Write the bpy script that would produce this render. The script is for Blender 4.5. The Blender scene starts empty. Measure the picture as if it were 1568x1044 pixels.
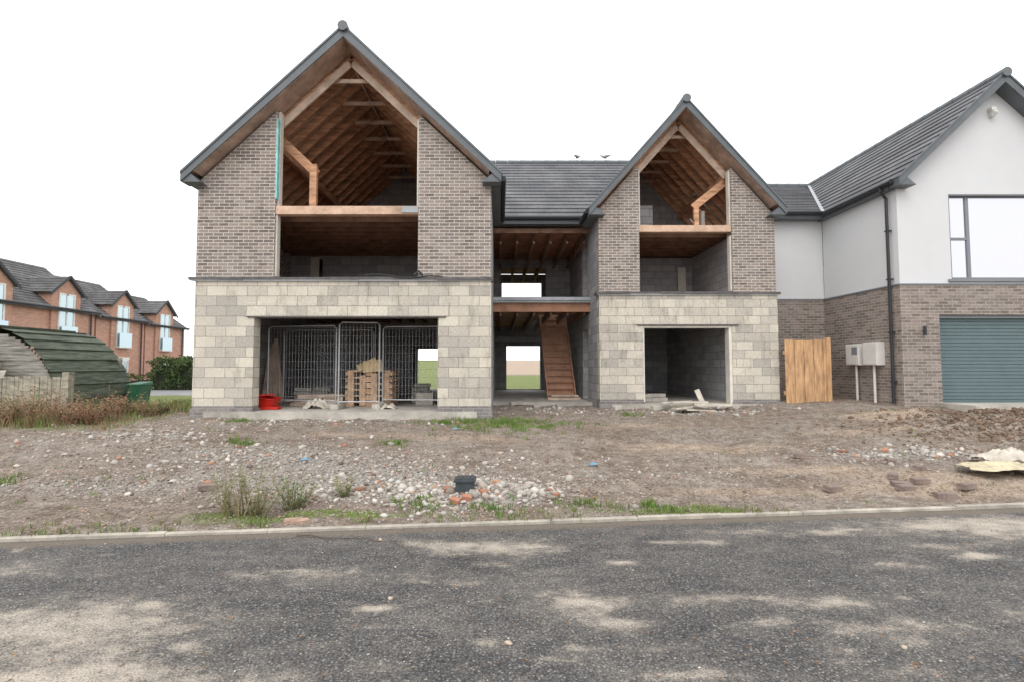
import bpy, math, random
import numpy as np
from mathutils import Vector, noise as mn
random.seed(7); rng=np.random.default_rng(7)
scene=bpy.context.scene
scene.view_settings.view_transform='Standard'
try: scene.view_settings.look='None'
except Exception: pass
scene.view_settings.exposure=0

# ---------------------------------------------------------------- materials
def newmat(name):
    m=bpy.data.materials.new(name); m.use_nodes=True
    nt=m.node_tree; b=nt.nodes['Principled BSDF']
    return m,nt,b
def nd(nt,t,ins=None,**kw):
    n=nt.nodes.new(t)
    for k,v in kw.items(): setattr(n,k,v)
    if ins:
        for k,v in ins.items(): n.inputs[k].default_value=v
    return n
def c4(c): return (c[0],c[1],c[2],1)
def mix(nt,fac,a,b,mode='MIX'):
    n=nt.nodes.new('ShaderNodeMixRGB'); n.blend_type=mode
    for i,x in ((0,fac),(1,a),(2,b)):
        if isinstance(x,(int,float)): n.inputs[i].default_value=x
        elif isinstance(x,tuple): n.inputs[i].default_value=c4(x)
        else: nt.links.new(x,n.inputs[i])
    return n.outputs[0]
def ramp(nt,src,p0,p1,c0=(0,0,0),c1=(1,1,1)):
    if c0[0]==c0[1]==c0[2] and c1[0]==c1[1]==c1[2]:
        r=nd(nt,'ShaderNodeMapRange',{'From Min':p0,'From Max':p1,'To Min':c0[0],'To Max':c1[0]}); r.clamp=True
        nt.links.new(src,r.inputs['Value']); return r.outputs[0]
    r=nt.nodes.new('ShaderNodeValToRGB'); r.color_ramp.elements[0].position=p0; r.color_ramp.elements[1].position=p1
    r.color_ramp.elements[0].color=c4(c0); r.color_ramp.elements[1].color=c4(c1)
    nt.links.new(src,r.inputs[0]); return r.outputs[0]
def noise_n(nt,vec,scale,detail=4,rough=.6,sx=(1,1,1)):
    if sx!=(1,1,1):
        mp=nd(nt,'ShaderNodeMapping'); mp.inputs['Scale'].default_value=sx; nt.links.new(vec,mp.inputs[0]); vec=mp.outputs[0]
    n=nd(nt,'ShaderNodeTexNoise',{'Scale':scale,'Detail':detail,'Roughness':rough}); nt.links.new(vec,n.inputs['Vector']); return n.outputs['Fac']
def bump(nt,b,h,strength,dist=.01):
    n=nd(nt,'ShaderNodeBump',{'Strength':strength,'Distance':dist}); nt.links.new(h,n.inputs['Height']); nt.links.new(n.outputs[0],b.inputs['Normal'])
def objc(nt): return nd(nt,'ShaderNodeTexCoord').outputs['Object']
def uvc(nt): return nd(nt,'ShaderNodeTexCoord').outputs['UV']
def simple(name,col,rough=.8,var=.25,scale=6,metal=0,bs=.2,stretch=(1,1,1)):
    m,nt,b=newmat(name); o=objc(nt)
    n=noise_n(nt,o,scale,5,.65,stretch); n2=noise_n(nt,o,scale*7,3,.6,stretch)
    dark=tuple(c*(1-var*1.3) for c in col); lite=tuple(min(1,c*(1+var)) for c in col)
    c=ramp(nt,n,.3,.7,dark,lite); c=mix(nt,var*.6,c,n2,'OVERLAY')
    nt.links.new(c,b.inputs['Base Color']); b.inputs['Roughness'].default_value=rough; b.inputs['Metallic'].default_value=metal
    b.inputs['Specular IOR Level'].default_value=.35
    if bs: bump(nt,b,n2,bs,.006)
    return m
def brick(name,c1,c2,mort,bw=.225,bh=.075,ms=.006,stain=(.25,.24,.23),sa=.5,bs=.5,fine=.5,wob=.008):
    m,nt,b=newmat(name); u=uvc(nt)
    wn=nd(nt,'ShaderNodeTexNoise',{'Scale':9,'Detail':2}); nt.links.new(u,wn.inputs['Vector'])
    vm=nd(nt,'ShaderNodeVectorMath',operation='MULTIPLY_ADD'); nt.links.new(wn.outputs['Color'],vm.inputs[0]); vm.inputs[1].default_value=(wob,wob,0); nt.links.new(u,vm.inputs[2])
    bt=nd(nt,'ShaderNodeTexBrick',{'Scale':1,'Mortar Size':ms,'Mortar Smooth':.25,'Bias':0,'Brick Width':bw,'Row Height':bh,'Color1':c4(c1),'Color2':c4(c2),'Mortar':c4(mort)})
    bt.offset=.5; nt.links.new(vm.outputs[0],bt.inputs['Vector'])
    o=objc(nt)
    n1=noise_n(nt,o,.9,5,.7); n2=noise_n(nt,o,22,4,.7); n3=noise_n(nt,o,3.5,5,.7,(1,1,.35))
    c=mix(nt,fine,bt.outputs['Color'],n2,'OVERLAY')
    f=ramp(nt,n1,.42,.72,(0,0,0),(sa,sa,sa)); c=mix(nt,f,c,mix(nt,.6,c,stain,'MIX'))
    f=ramp(nt,n3,.52,.75,(0,0,0),(sa,sa,sa)); c=mix(nt,f,c,stain,'MULTIPLY')
    nt.links.new(c,b.inputs['Base Color']); b.inputs['Roughness'].default_value=.92; b.inputs['Specular IOR Level'].default_value=.2
    inv=nd(nt,'ShaderNodeMath',operation='SUBTRACT'); inv.inputs[0].default_value=1; nt.links.new(bt.outputs['Fac'],inv.inputs[1])
    ad=nd(nt,'ShaderNodeMath',operation='MULTIPLY_ADD'); nt.links.new(n2,ad.inputs[0]); ad.inputs[1].default_value=.5; nt.links.new(inv.outputs[0],ad.inputs[2])
    bump(nt,b,ad.outputs[0],bs,.012)
    return m
def vcol(name,attr='Col',rough=.9,var=.3,scale=40,trans=0):
    m,nt,b=newmat(name); a=nd(nt,'ShaderNodeAttribute',attribute_name=attr)
    c=mix(nt,var,a.outputs['Color'],noise_n(nt,objc(nt),scale,3),'OVERLAY')
    nt.links.new(c,b.inputs['Base Color']); b.inputs['Roughness'].default_value=rough; b.inputs['Specular IOR Level'].default_value=.2
    return m

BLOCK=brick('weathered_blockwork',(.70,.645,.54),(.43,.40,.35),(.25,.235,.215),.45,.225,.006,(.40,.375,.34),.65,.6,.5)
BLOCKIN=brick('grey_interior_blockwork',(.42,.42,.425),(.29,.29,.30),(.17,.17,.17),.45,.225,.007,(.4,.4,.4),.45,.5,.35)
BRICK=brick('brown_grey_brick',(.335,.275,.235),(.16,.132,.118),(.62,.575,.52),.225,.075,.0085,(.5,.48,.46),.4,.6,.5)
PLBRICK=brick('plinth_brick',(.26,.24,.23),(.17,.155,.15),(.34,.31,.29),.225,.075,.008,(.4,.4,.4),.4,.5,.5)
RBRICK=brick('right_house_brick',(.33,.275,.24),(.165,.14,.12),(.42,.375,.34),.225,.075,.008,(.55,.52,.5),.2,.6,.5)
ORBRICK=brick('orange_brick',(.58,.30,.21),(.41,.21,.15),(.5,.4,.33),.225,.075,.008,(.5,.45,.4),.2,.3,.4)
def tilemat(name,c1,c2):
    return brick(name,c1,c2,(.035,.035,.038),.33,.30,.004,(.7,.7,.7),.25,.3,.25,0)
TILE=tilemat('grey_roof_tile',(.155,.157,.165),(.138,.140,.148))
TILE2=tilemat('slate_roof_tile',(.13,.125,.125),(.10,.098,.10))
MEMB=simple('roof_underlay',(.43,.31,.245),.8,.35,3)
FASC=simple('grey_fascia',(.13,.145,.155),.45,.12,3,bs=.03)
DARK=simple('black_gutter',(.035,.037,.042),.4,.1,3,bs=.02)
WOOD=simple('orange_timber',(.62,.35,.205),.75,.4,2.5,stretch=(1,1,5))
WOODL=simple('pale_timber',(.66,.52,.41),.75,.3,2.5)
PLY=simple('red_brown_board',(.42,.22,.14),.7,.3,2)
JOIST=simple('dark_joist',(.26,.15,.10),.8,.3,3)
CONC=simple('concrete',(.47,.44,.39),.9,.25,2.5,bs=.4)
COPE=simple('dark_dpc_membrane',(.12,.11,.105),.6,.3,6)
FLASH=simple('grey_flashing',(.38,.40,.42),.5,.15,4)
REND=simple('white_render',(.68,.685,.69),.9,.03,.8,bs=.12)
GALV=simple('galvanised_steel',(.50,.51,.52),.45,.1,8,metal=.4,bs=.02)
WHITE=simple('white_plastic',(.74,.72,.68),.5,.08,3,bs=.02)
CREAM=simple('cream_board',(.72,.68,.60),.7,.12,3)
CYAN=simple('cyan_insulation',(.30,.66,.66),.6,.35,5)
PINEFENCE=simple('new_pine_board',(.56,.34,.18),.75,.35,3,stretch=(4,4,.7))
OLDWOOD=simple('weathered_board',(.36,.33,.26),.9,.4,4,stretch=(1,1,3))
FRAME=simple('grey_window_frame',(.22,.235,.25),.4,.08,3,bs=.02)
TEAL=simple('teal_grey_door',(.125,.175,.185),.45,.08,2,bs=.02)
RED=simple('red_plastic',(.62,.03,.02),.4,.15,5,bs=.02)
BINM=simple('green_plastic',(.03,.12,.065),.5,.15,4,bs=.03)
SHEDM=simple('green_tarred_board',(.085,.100,.072),.85,.6,3,stretch=(5,.6,5))
BRK=simple('loose_brick_clay',(.25,.195,.17),.9,.3,9,bs=.5)
m,nt,b=newmat('window_glass'); b.inputs['Base Color'].default_value=(.60,.60,.66,1); b.inputs['Metallic'].default_value=.85; b.inputs['Roughness'].default_value=.06; GLASS=m
m,nt,b=newmat('blue_tinted_glass'); b.inputs['Base Color'].default_value=(.50,.62,.66,1); b.inputs['Metallic'].default_value=.6; b.inputs['Roughness'].default_value=.1; GLASS2=m
STONE=vcol('loose_stone',rough=.92,var=.35)
LEAF=vcol('leaf',rough=.75,var=.2)

# ---------------------------------------------------------------- mesh builder
def empty(name,loc=(0,0,0)):
    e=bpy.data.objects.new(name,None); e.location=loc; scene.collection.objects.link(e); return e
class MB:
    def __init__(s): s.v=[];s.f=[];s.m=[]
    def add(s,vs,fs,mi=0):
        n=len(s.v); s.v+= [tuple(p) for p in vs]
        for i,f in enumerate(fs):
            s.f.append([n+k for k in f]); s.m.append(mi[i] if isinstance(mi,list) else mi)
    def box(s,x0,x1,y0,y1,z0,z1,mi=0):
        s.add([(x0,y0,z0),(x1,y0,z0),(x1,y1,z0),(x0,y1,z0),(x0,y0,z1),(x1,y0,z1),(x1,y1,z1),(x0,y1,z1)],
              [(0,3,2,1),(4,5,6,7),(0,1,5,4),(1,2,6,5),(2,3,7,6),(3,0,4,7)],mi)
    def pxz(s,poly,y0,y1,mi=0):
        n=len(poly)
        s.add([(x,y0,z) for x,z in poly]+[(x,y1,z) for x,z in poly],
              [tuple(range(n)),tuple(range(2*n-1,n-1,-1))]+[(i,i+n,(i+1)%n+n,(i+1)%n) for i in range(n)],mi)
    def pyz(s,poly,x0,x1,mi=0):
        n=len(poly)
        s.add([(x1,y,z) for y,z in poly]+[(x0,y,z) for y,z in poly],
              [tuple(range(n)),tuple(range(2*n-1,n-1,-1))]+[(i,i+n,(i+1)%n+n,(i+1)%n) for i in range(n)],mi)
    def beam(s,p0,p1,w,h,side=(0,1,0),mi=0):
        p0=Vector(p0);p1=Vector(p1);d=(p1-p0).normalized();sd=Vector(side);sd=(sd-d*sd.dot(d)).normalized();u=d.cross(sd)
        vs=[]
        for p in (p0,p1):
            for a,b_ in ((-1,-1),(1,-1),(1,1),(-1,1)): vs.append(p+sd*a*w/2+u*b_*h/2)
        s.add(vs,[(0,1,2,3),(7,6,5,4),(0,4,5,1),(1,5,6,2),(2,6,7,3),(3,7,4,0)],mi)
    def tube(s,pts,r,k=8,mi=0,cap=True):
        pts=[Vector(p) for p in pts]; vs=[];fs=[]
        for i,p in enumerate(pts):
            d=(pts[min(i+1,len(pts)-1)]-pts[max(i-1,0)]).normalized()
            a=Vector((0,0,1)) if abs(d.z)<.9 else Vector((1,0,0)); sd=d.cross(a).normalized(); u=sd.cross(d)
            rr=r[i] if isinstance(r,(list,tuple)) else r
            for j in range(k):
                t=2*math.pi*j/k; vs.append(p+sd*math.cos(t)*rr+u*math.sin(t)*rr)
        for i in range(len(pts)-1):
            for j in range(k): fs.append((i*k+j,i*k+(j+1)%k,(i+1)*k+(j+1)%k,(i+1)*k+j))
        if cap: fs.append(tuple(range(k-1,-1,-1))); fs.append(tuple((len(pts)-1)*k+j for j in range(k)))
        s.add(vs,fs,mi)
    def build(s,name,mats,parent=None,smooth=False,bevel=0,fixn=True):
        me=bpy.data.meshes.new(name); me.from_pydata(s.v,[],s.f); 
        if not isinstance(mats,(list,tuple)): mats=[mats]
        for m in mats: me.materials.append(m)
        me.polygons.foreach_set('material_index',s.m); me.update()
        if fixn:
            import bmesh
            bm=bmesh.new(); bm.from_mesh(me); bmesh.ops.recalc_face_normals(bm,faces=bm.faces); bm.to_mesh(me); bm.free()
        uv=me.uv_layers.new(name='UVMap'); Z=Vector((0,0,1))
        for p in me.polygons:
            n=p.normal
            if abs(n.z)>.97: t=Vector((1,0,0)); w=Vector((0,1,0))
            else:
                t=Z.cross(n).normalized()
                if abs(t.x)>abs(t.y): 
                    if t.x<0: t=-t
                elif t.y<0: t=-t
                w=n.cross(t)
                if w.z<0: w=-w
            for li in p.loop_indices:
                co=me.vertices[me.loops[li].vertex_index].co
                uv.data[li].uv=(co.dot(t),co.dot(w))
        if smooth: me.polygons.foreach_set('use_smooth',[True]*len(me.polygons))
        ob=bpy.data.objects.new(name,me); scene.collection.objects.link(ob)
        if parent: ob.parent=parent
        if bevel:
            md=ob.modifiers.new('bevel','BEVEL'); md.width=bevel; md.segments=2; md.limit_method='ANGLE'
        return ob
def wallX(mb,x0,x1,y0,y1,z0,z1,holes=(),mi=0):
    xs=sorted({x0,x1,*[h[0] for h in holes],*[h[1] for h in holes]}); 
    for a,b_ in zip(xs,xs[1:]):
        cuts=sorted([(h[2],h[3]) for h in holes if h[0]<=a+1e-6 and h[1]>=b_-1e-6]); z=z0
        for c0,c1 in cuts:
            if c0>z+1e-6: mb.box(a,b_,y0,y1,z,c0,mi)
            z=c1
        if z<z1-1e-6: mb.box(a,b_,y0,y1,z,z1,mi)
def wallY(mb,x0,x1,y0,y1,z0,z1,holes=(),mi=0):
    ys=sorted({y0,y1,*[h[0] for h in holes],*[h[1] for h in holes]})
    for a,b_ in zip(ys,ys[1:]):
        cuts=sorted([(h[2],h[3]) for h in holes if h[0]<=a+1e-6 and h[1]>=b_-1e-6]); z=z0
        for c0,c1 in cuts:
            if c0>z+1e-6: mb.box(x0,x1,a,b_,z,c0,mi)
            z=c1
        if z<z1-1e-6: mb.box(x0,x1,a,b_,z,z1,mi)
def slope(mb,E0,E1,R0,seg=None,course=.30,under=.05,tm=0,um=1):
    E0=Vector(E0);E1=Vector(E1);R0=Vector(R0);e=E1-E0;L=e.length;e.normalize();up=R0-E0;S=up.length;up.normalize()
    n=e.cross(up)
    if n.z<0:n=-n
    N=max(1,round(S/course))
    for i in range(N):
        s0=S*i/N; s1=S*(i+1)/N
        A=seg(E0.z+up.z*s0) if seg else [(0,L)]; B=seg(E0.z+up.z*s1) if seg else [(0,L)]
        for (a0,b0),(a1,b1) in zip(A,B):
            if b0-a0<.01 and b1-a1<.01: continue
            b0=max(a0+.002,b0); b1=max(a1+.002,b1)
            P=lambda a,s,o: E0+e*a+up*s+n*o
            j=random.uniform(-.002,.003)
            vs=[P(a0,s0,-under),P(b0,s0,-under),P(b1,s1,-under),P(a1,s1,-under),P(a0,s0,.035+j),P(b0,s0,.035+j),P(b1,s1,.004),P(a1,s1,.004)]
            mb.add(vs,[(0,3,2,1),(4,5,6,7),(0,1,5,4),(1,2,6,5),(2,3,7,6),(3,0,4,7)],[um,tm,tm,tm,tm,tm])

# ---------------------------------------------------------------- terrain height
def sm(t): t=max(0,min(1,t)); return t*t*(3-2*t)
def kd(x,y): return y-(5.09+.106*x)
MOUNDS=[(10.8,9.7,2.1,.7,.36),(8.6,10.6,.9,.45,.10),(-.4,5.95,.9,.35,.07),(6.9,7.9,1.4,.4,.04),(-3.5,7.2,1.5,.5,.05),(-6.3,8.6,1.4,.5,.06),(-3.4,10.2,2,.4,.06)]
def hgt(x,y):
    k=kd(x,y)
    if k<.02: return -.06
    z=.022+.39*sm(k/6.2)+.07*sm((k-5)/3)+.24*sm((x-4.5)/4.5)*sm(k/6.5)
    z-=.28*sm((-7.2-x)/6)*sm((k-3)/6)
    if y>21: z+=(.12-z)*sm((y-21)/8)
    if y>70: z+=4.2*sm((y-80)/150)
    if abs(x)<40 and y<40:
        for mx,my,sx,sy,h in MOUNDS:
            d=((x-mx)/sx)**2+((y-my)/sy)**2
            if d<6: z+=h*math.exp(-d)*(1+.5*mn.noise(Vector((x*3,y*3,5))))
        f=min(1,k/.5)
        for rx_ in (-3.9,-2.4,4.2,5.8): z-=.03*f*math.exp(-((x-rx_-.35*math.sin(y*.6))/.16)**2)
        z+=f*(.045*mn.noise(Vector((x*.9,y*.9,0)))+.032*mn.noise(Vector((x*3.1,y*3.1,2)))+.017*mn.noise(Vector((x*9,y*9,4))))
    return z
def grid(name,xs,ys,fz,fcol,mat):
    nx,ny=len(xs),len(ys)
    co=np.zeros((ny,nx,3),np.float32); col=np.ones((ny,nx,4),np.float32)
    for j,y in enumerate(ys):
        for i,x in enumerate(xs):
            X,Y,Zz=fz(x,y); co[j,i]=(X,Y,Zz); col[j,i,:3]=fcol(X,Y)
    idx=np.arange(nx*ny).reshape(ny,nx)
    q=np.stack([idx[:-1,:-1],idx[:-1,1:],idx[1:,1:],idx[1:,:-1]],-1).reshape(-1,4)
    me=bpy.data.meshes.new(name); me.from_pydata(co.reshape(-1,3).tolist(),[],q.tolist())
    a=me.attributes.new('mask','FLOAT_COLOR','POINT'); a.data.foreach_set('color',col.reshape(-1))
    me.polygons.foreach_set('use_smooth',[True]*len(me.polygons)); me.materials.append(mat)
    ob=bpy.data.objects.new(name,me); scene.collection.objects.link(ob); return ob
def G(x,y,l): 
    s=0
    for mx,my,sx,sy,h in l:
        d=((x-mx)/sx)**2+((y-my)/sy)**2
        if d<7: s+=h*math.exp(-d)
    return min(1,s)
GREEN=[(.25,10.3,.9,.45,.9),(-.6,10.9,.9,.5,.5),(-8.5,10,1.8,1.2,.5),(-10,12.5,3,2,.8),(-1.4,5.35,1.2,.14,.7),(1.6,5.5,1.0,.14,.7),(-2.6,5.2,.8,.3,.6),(-1.8,8.6,.3,.2,.7),(-4.4,8.6,.4,.3,.6),(-5.4,10.5,.8,.25,.5),(-6.6,6.3,.6,.3,.5),(-4.5,5.3,1.5,.3,.4),(2.3,5.6,.5,.2,.6),(-.4,7.3,.3,.2,.4)]
GRAV=[(-1.7,6.6,2.5,.9,.9),(-.4,5.9,1.0,.4,1),(6.6,8.1,1.8,.4,.9),(-3.8,7.8,2.2,.7,.8),(-6.5,9,1.6,.5,.7),(-3,10.2,2,.4,.5),(3,7,2,.5,.4),(-5.5,6.3,1.5,.5,.6),(2.2,11.5,1.5,.5,.5),(5,12.2,1.5,.5,.7)]
TAN=[(6,6.5,1.8,.6,.8),(3.5,8.5,2.2,.5,.6),(-.5,9,1.6,.4,.5),(3,10.3,2,.5,.5),(8.2,10.5,1,.5,.9),(-3,9.3,1.4,.3,.5),(7,9.5,2,.4,.5),(2.8,6.2,1.5,.3,.5),(4.5,7.3,2.2,.3,.5)]
def gcol(x,y):
    g=G(x,y,GREEN); 
    if y>20.5: g=max(g,sm((y-20.5)/2))
    if y>75: g*=1-sm((y-75)/10)
    if x<-9 and y>13: g=max(g,.75)
    if -26.5<x<-17 and 22<y<60: g=0
    soil=max(0,G(x,y,[(10.8,9.6,2.1,.8,1),(11.5,8.3,2,.6,.8)]))
    t=G(x,y,TAN)
    if y>85: t=1
    return (g,max(0,G(x,y,GRAV)),min(1,t) if soil<.3 else 0)
m,nt,b=newmat('ground_soil'); o=objc(nt); a=nd(nt,'ShaderNodeAttribute',attribute_name='mask'); sp=nd(nt,'ShaderNodeSeparateColor'); nt.links.new(a.outputs['Color'],sp.inputs[0])
n1=noise_n(nt,o,.8,6,.7); n2=noise_n(nt,o,5,6,.75); n3=noise_n(nt,o,45,4,.7); n4=noise_n(nt,o,2.2,5,.7)
base=ramp(nt,n2,.32,.70,(.15,.112,.086),(.42,.34,.275))
base=mix(nt,ramp(nt,n1,.42,.62,(0,0,0),(.8,.8,.8)),base,ramp(nt,n2,.3,.7,(.22,.187,.16),(.47,.415,.36)))
def mask(src,nz,lo=.35,hi=.6):
    ad=nd(nt,'ShaderNodeMath',operation='MULTIPLY_ADD'); nt.links.new(nz,ad.inputs[0]); ad.inputs[1].default_value=.6; nt.links.new(src,ad.inputs[2])
    return ramp(nt,ad.outputs[0],lo+.25,hi+.25)
c=mix(nt,mask(sp.outputs[2],n4),base,ramp(nt,n2,.3,.7,(.32,.235,.17),(.56,.45,.35)))
c=mix(nt,mask(sp.outputs[1],n4,.4,.9),c,ramp(nt,n3,.3,.7,(.22,.20,.18),(.50,.47,.43)))
c=mix(nt,mask(sp.outputs[0],n4,.45,.75),c,ramp(nt,n3,.3,.7,(.09,.13,.035),(.24,.29,.08)))
vo=nd(nt,'ShaderNodeTexVoronoi',{'Scale':45}); nt.links.new(o,vo.inputs['Vector'])
sc=nd(nt,'ShaderNodeSeparateColor'); nt.links.new(vo.outputs['Color'],sc.inputs[0])
c=mix(nt,ramp(nt,sc.outputs[0],.84,.88,(0,0,0),(.4,.4,.4)),c,(.56,.51,.46))
c=mix(nt,ramp(nt,sc.outputs[1],.76,.86,(0,0,0),(.55,.55,.55)),c,(.11,.085,.07))
n5=noise_n(nt,o,1.6,6,.75,(1,2.4,1))
c=mix(nt,ramp(nt,n5,.50,.66,(0,0,0),(.6,.6,.6)),c,(.55,.5,.47),'MULTIPLY')
c=mix(nt,.65,c,n3,'OVERLAY')
nt.links.new(c,b.inputs['Base Color']); b.inputs['Roughness'].default_value=.95; b.inputs['Specular IOR Level'].default_value=.15
bm_=nd(nt,'ShaderNodeMath',operation='ADD'); nt.links.new(n3,bm_.inputs[0]); nt.links.new(n2,bm_.inputs[1]); bump(nt,b,bm_.outputs[0],.9,.035)
GROUND=m
xs=[-900,-400,-200,-120,-80,-60,-45,-36,-30,-26,-23,-20,-18,-16,-15,-14]+list(np.arange(-13.2,14.6,.085))+[15,16,18,21,25,30,40,60,90,150,300,900]
ys=[-300,-100,-40,-20,-10,0,2,3,3.6]+list(np.arange(4.0,7.2,.05))+list(np.arange(7.2,13.4,.085))+list(np.arange(13.4,17,.3))+[17.5,18.5,20,21,22,23.5,25,27,30,33,36,40,46,52,60,70,80,95,115,140,170,200,235,300,450,1200]
grid('ground',xs,ys,lambda x,y:(x,y,hgt(x,y)),gcol,GROUND)

# road
DUST=[(-2.7,3.15,.85,.32,.9),(-2.3,2.6,.8,.22,.9),(-1.35,2.45,.5,.2,.6),(-1.7,3.9,1.0,.10,.5),(.05,4.45,.5,.22,.7),(-.6,4.55,.5,.13,.5),(.55,3.45,.30,.2,.9),(.75,3.15,.2,.08,.8),(1.45,3.5,.40,.10,.8),(2.2,3.45,.35,.10,.65),(2.5,3.12,.45,.10,.7),(1.7,3.2,.3,.06,.6),(5.0,5.1,1.3,.35,.9),(3.2,4.1,.35,.1,.6),(1.9,4.6,.3,.12,.6),(3.6,3.3,.6,.12,.5),(3.0,2.6,.5,.08,.4),(6.5,4.6,1.2,.5,.7),(-4.2,4.0,.8,.12,.4),(.9,2.5,.3,.06,.4),(-5,3,1,.4,.6),(2.6,4.9,1.2,.16,.4),(-.2,3.9,.7,.12,.3),(3.9,4.5,.8,.1,.45),(1.1,2.9,.8,.05,.3)]
rr=random.Random(3)
for _ in range(70):
    y=2.2+3*rr.random(); DUST.append((rr.uniform(-1,1.1)*y,y,rr.uniform(.04,.22),rr.uniform(.02,.07),rr.uniform(.3,.75)))
def rcol(x,y):
    return (G(x,y,DUST),sm(1-abs(kd(x,y)+.08)/.22),0)
m,nt,b=newmat('asphalt'); o=objc(nt); a=nd(nt,'ShaderNodeAttribute',attribute_name='mask'); sp=nd(nt,'ShaderNodeSeparateColor'); nt.links.new(a.outputs['Color'],sp.inputs[0])
n1=noise_n(nt,o,1.1,6,.7,(1,1.9,1)); n2=noise_n(nt,o,4,9,.78,(1,1.5,1)); n3=noise_n(nt,o,90,3,.7)
vo=nd(nt,'ShaderNodeTexVoronoi',{'Scale':75}); nt.links.new(o,vo.inputs['Vector']); sc=nd(nt,'ShaderNodeSeparateColor'); nt.links.new(vo.outputs['Color'],sc.inputs[0])
c=ramp(nt,n1,.35,.66,(.080,.078,.080),(.185,.176,.165))
c=mix(nt,ramp(nt,sc.outputs[0],.2,1,(0,0,0),(.55,.55,.55)),c,(.28,.265,.25))
c=mix(nt,ramp(nt,sc.outputs[1],.87,.92,(0,0,0),(.7,.7,.7)),c,(.43,.40,.36))
c=mix(nt,ramp(nt,vo.outputs['Distance'],.15,.7,(.0,.0,.0),(.75,.75,.75)),c,(.025,.025,.027))
def madd(x,k,y):
    ad=nd(nt,'ShaderNodeMath',operation='MULTIPLY_ADD'); nt.links.new(x,ad.inputs[0]); ad.inputs[1].default_value=k
    if isinstance(y,(int,float)): ad.inputs[2].default_value=y
    else: nt.links.new(y,ad.inputs[2])
    return ad.outputs[0]
d=madd(n2,2.6,madd(n1,1.0,sp.outputs[0]))      # mean 1.8 + dust
dd=madd(n3,.9,d)                                # mean 2.25 + dust
thin=ramp(nt,dd,2.2,3.1,(0,0,0),(.38,.38,.38))
c=mix(nt,thin,c,(.34,.295,.245))
dm=ramp(nt,dd,2.62,3.35,(0,0,0),(.82,.82,.82))
c=mix(nt,dm,c,ramp(nt,n3,.3,.7,(.38,.325,.265),(.64,.57,.48)))
c=mix(nt,ramp(nt,madd(n2,.8,sp.outputs[1]),.75,1.4,(0,0,0),(.8,.8,.8)),c,(.19,.155,.12))
c=mix(nt,.45,c,n3,'OVERLAY')
nt.links.new(c,b.inputs['Base Color']); b.inputs['Roughness'].default_value=.8; b.inputs['Specular IOR Level'].default_value=.25
bump(nt,b,madd(vo.outputs['Distance'],-.8,n3),.9,.008)
ROAD=m
rx=[-400,-150,-60,-30,-18,-12]+list(np.arange(-9,9.01,.05))+[12,18,30,60,150,400]
rk=[-22,-12,-7,-5]+list(np.arange(-4.2,.011,.035))
grid('road',rx,rk,lambda x,k:(x,5.09+.106*x+k,.012*mn.noise(Vector((x*.5,k*.7,1)))*(1 if abs(x)<40 else 0)),rcol,ROAD)
mb=MB(); x=-60
while x<60:
    x1=x+.912; w=random.uniform(-.004,.004); h=.036+random.uniform(-.006,.006)
    y0=5.09+.106*x; y1=5.09+.106*x1
    mb.add([(x,y0-.006+w,-.1),(x1,y1-.006+w,-.1),(x1,y1+.052+w,-.1),(x,y0+.052+w,-.1),(x,y0-.006+w,h-.008),(x1,y1-.006+w,h-.008),(x1,y1+.052+w,h-.004),(x,y0+.052+w,h-.004),
            (x,y0+.006+w,h),(x1,y1+.006+w,h),(x1,y1+.044+w,h),(x,y0+.044+w,h)],
           [(0,3,2,1),(0,1,5,4),(1,2,6,10,9,5),(2,3,7,6),(3,0,4,8,11,7),(4,5,9,8),(8,9,10,11),(11,10,6,7)])
    x+=.917
mb.build('kerb',simple('kerb_concrete',(.40,.365,.31),.9,.35,3,bs=.5))

# ---------------------------------------------------------------- UNFINISHED HOUSE
H=empty('unfinished_brick_house')
c1x,pk1,s1=-3.48,9.13,.946
c2x,pk2,s2=4.97,8.70,1.135
zr1=lambda x: pk1-s1*abs(x-c1x)
zr2=lambda x: pk2-s2*abs(x-c2x)
ymain=lambda z: 14.2+(z-5.9)/.8075
mb=MB()
wallX(mb,-6.79,-.19,11.0,11.3,.72,3.5,[(-5.46,-1.37,.72,2.69)],0)
mb.build('left_wing_block_wall',BLOCK,H)
mb=MB()
for a,b_ in ((-6.82,-5.44),(-1.39,-.16)): mb.box(a,b_,10.975,11.32,.0,.66)
for a,b_ in ((-6.79,-5.46),(-1.37,-.19)): mb.box(a,b_,11.0,11.3,.66,.719)
for a,b_ in ((2.64,3.84),(6.18,7.46)): mb.box(a,b_,13.175,13.52,.1,.66)
for a,b_ in ((2.66,3.82),(6.2,7.43)): mb.box(a,b_,13.2,13.5,.66,.719)
mb.build('brick_plinth',PLBRICK,H)
mb=MB()
for a,b_ in ((-6.79,-5.05),(-1.83,-.19)):
    mb.pxz([(a,3.56),(b_,3.56),(b_,zr1(b_)-.27),(a,zr1(a)-.27)],11.0,11.3)
for a,b_ in ((2.66,3.76),(6.25,7.40)):
    mb.pxz([(a,3.56),(b_,3.56),(b_,zr2(b_)-.29),(a,zr2(a)-.29)],13.2,13.5)
mb.box(-6.79,-6.49,11.3,22,3.5,5.72)
mb.pyz([(18.2,5.72),(22,5.72),(22,5.9),(18.2,8.8)],-6.79,-6.6)
mb.build('brick_gable_piers',BRICK,H)
mb=MB()
def strip(x0,x1,y0,y1,z):
    x=x0
    while x<x1:
        xe=min(x1,x+random.uniform(.5,1.0)); dz=random.uniform(-.006,.006); dy=random.uniform(-.02,.02)
        mb.box(x,xe-.004,y0+dy,y1,z+dz,z+.05+dz+random.uniform(0,.012)); x=xe
strip(-6.92,-.14,10.94,11.34,3.505); strip(2.58,7.50,13.14,13.54,3.505)
mb.build('wall_top_dpc',COPE,H)
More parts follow.
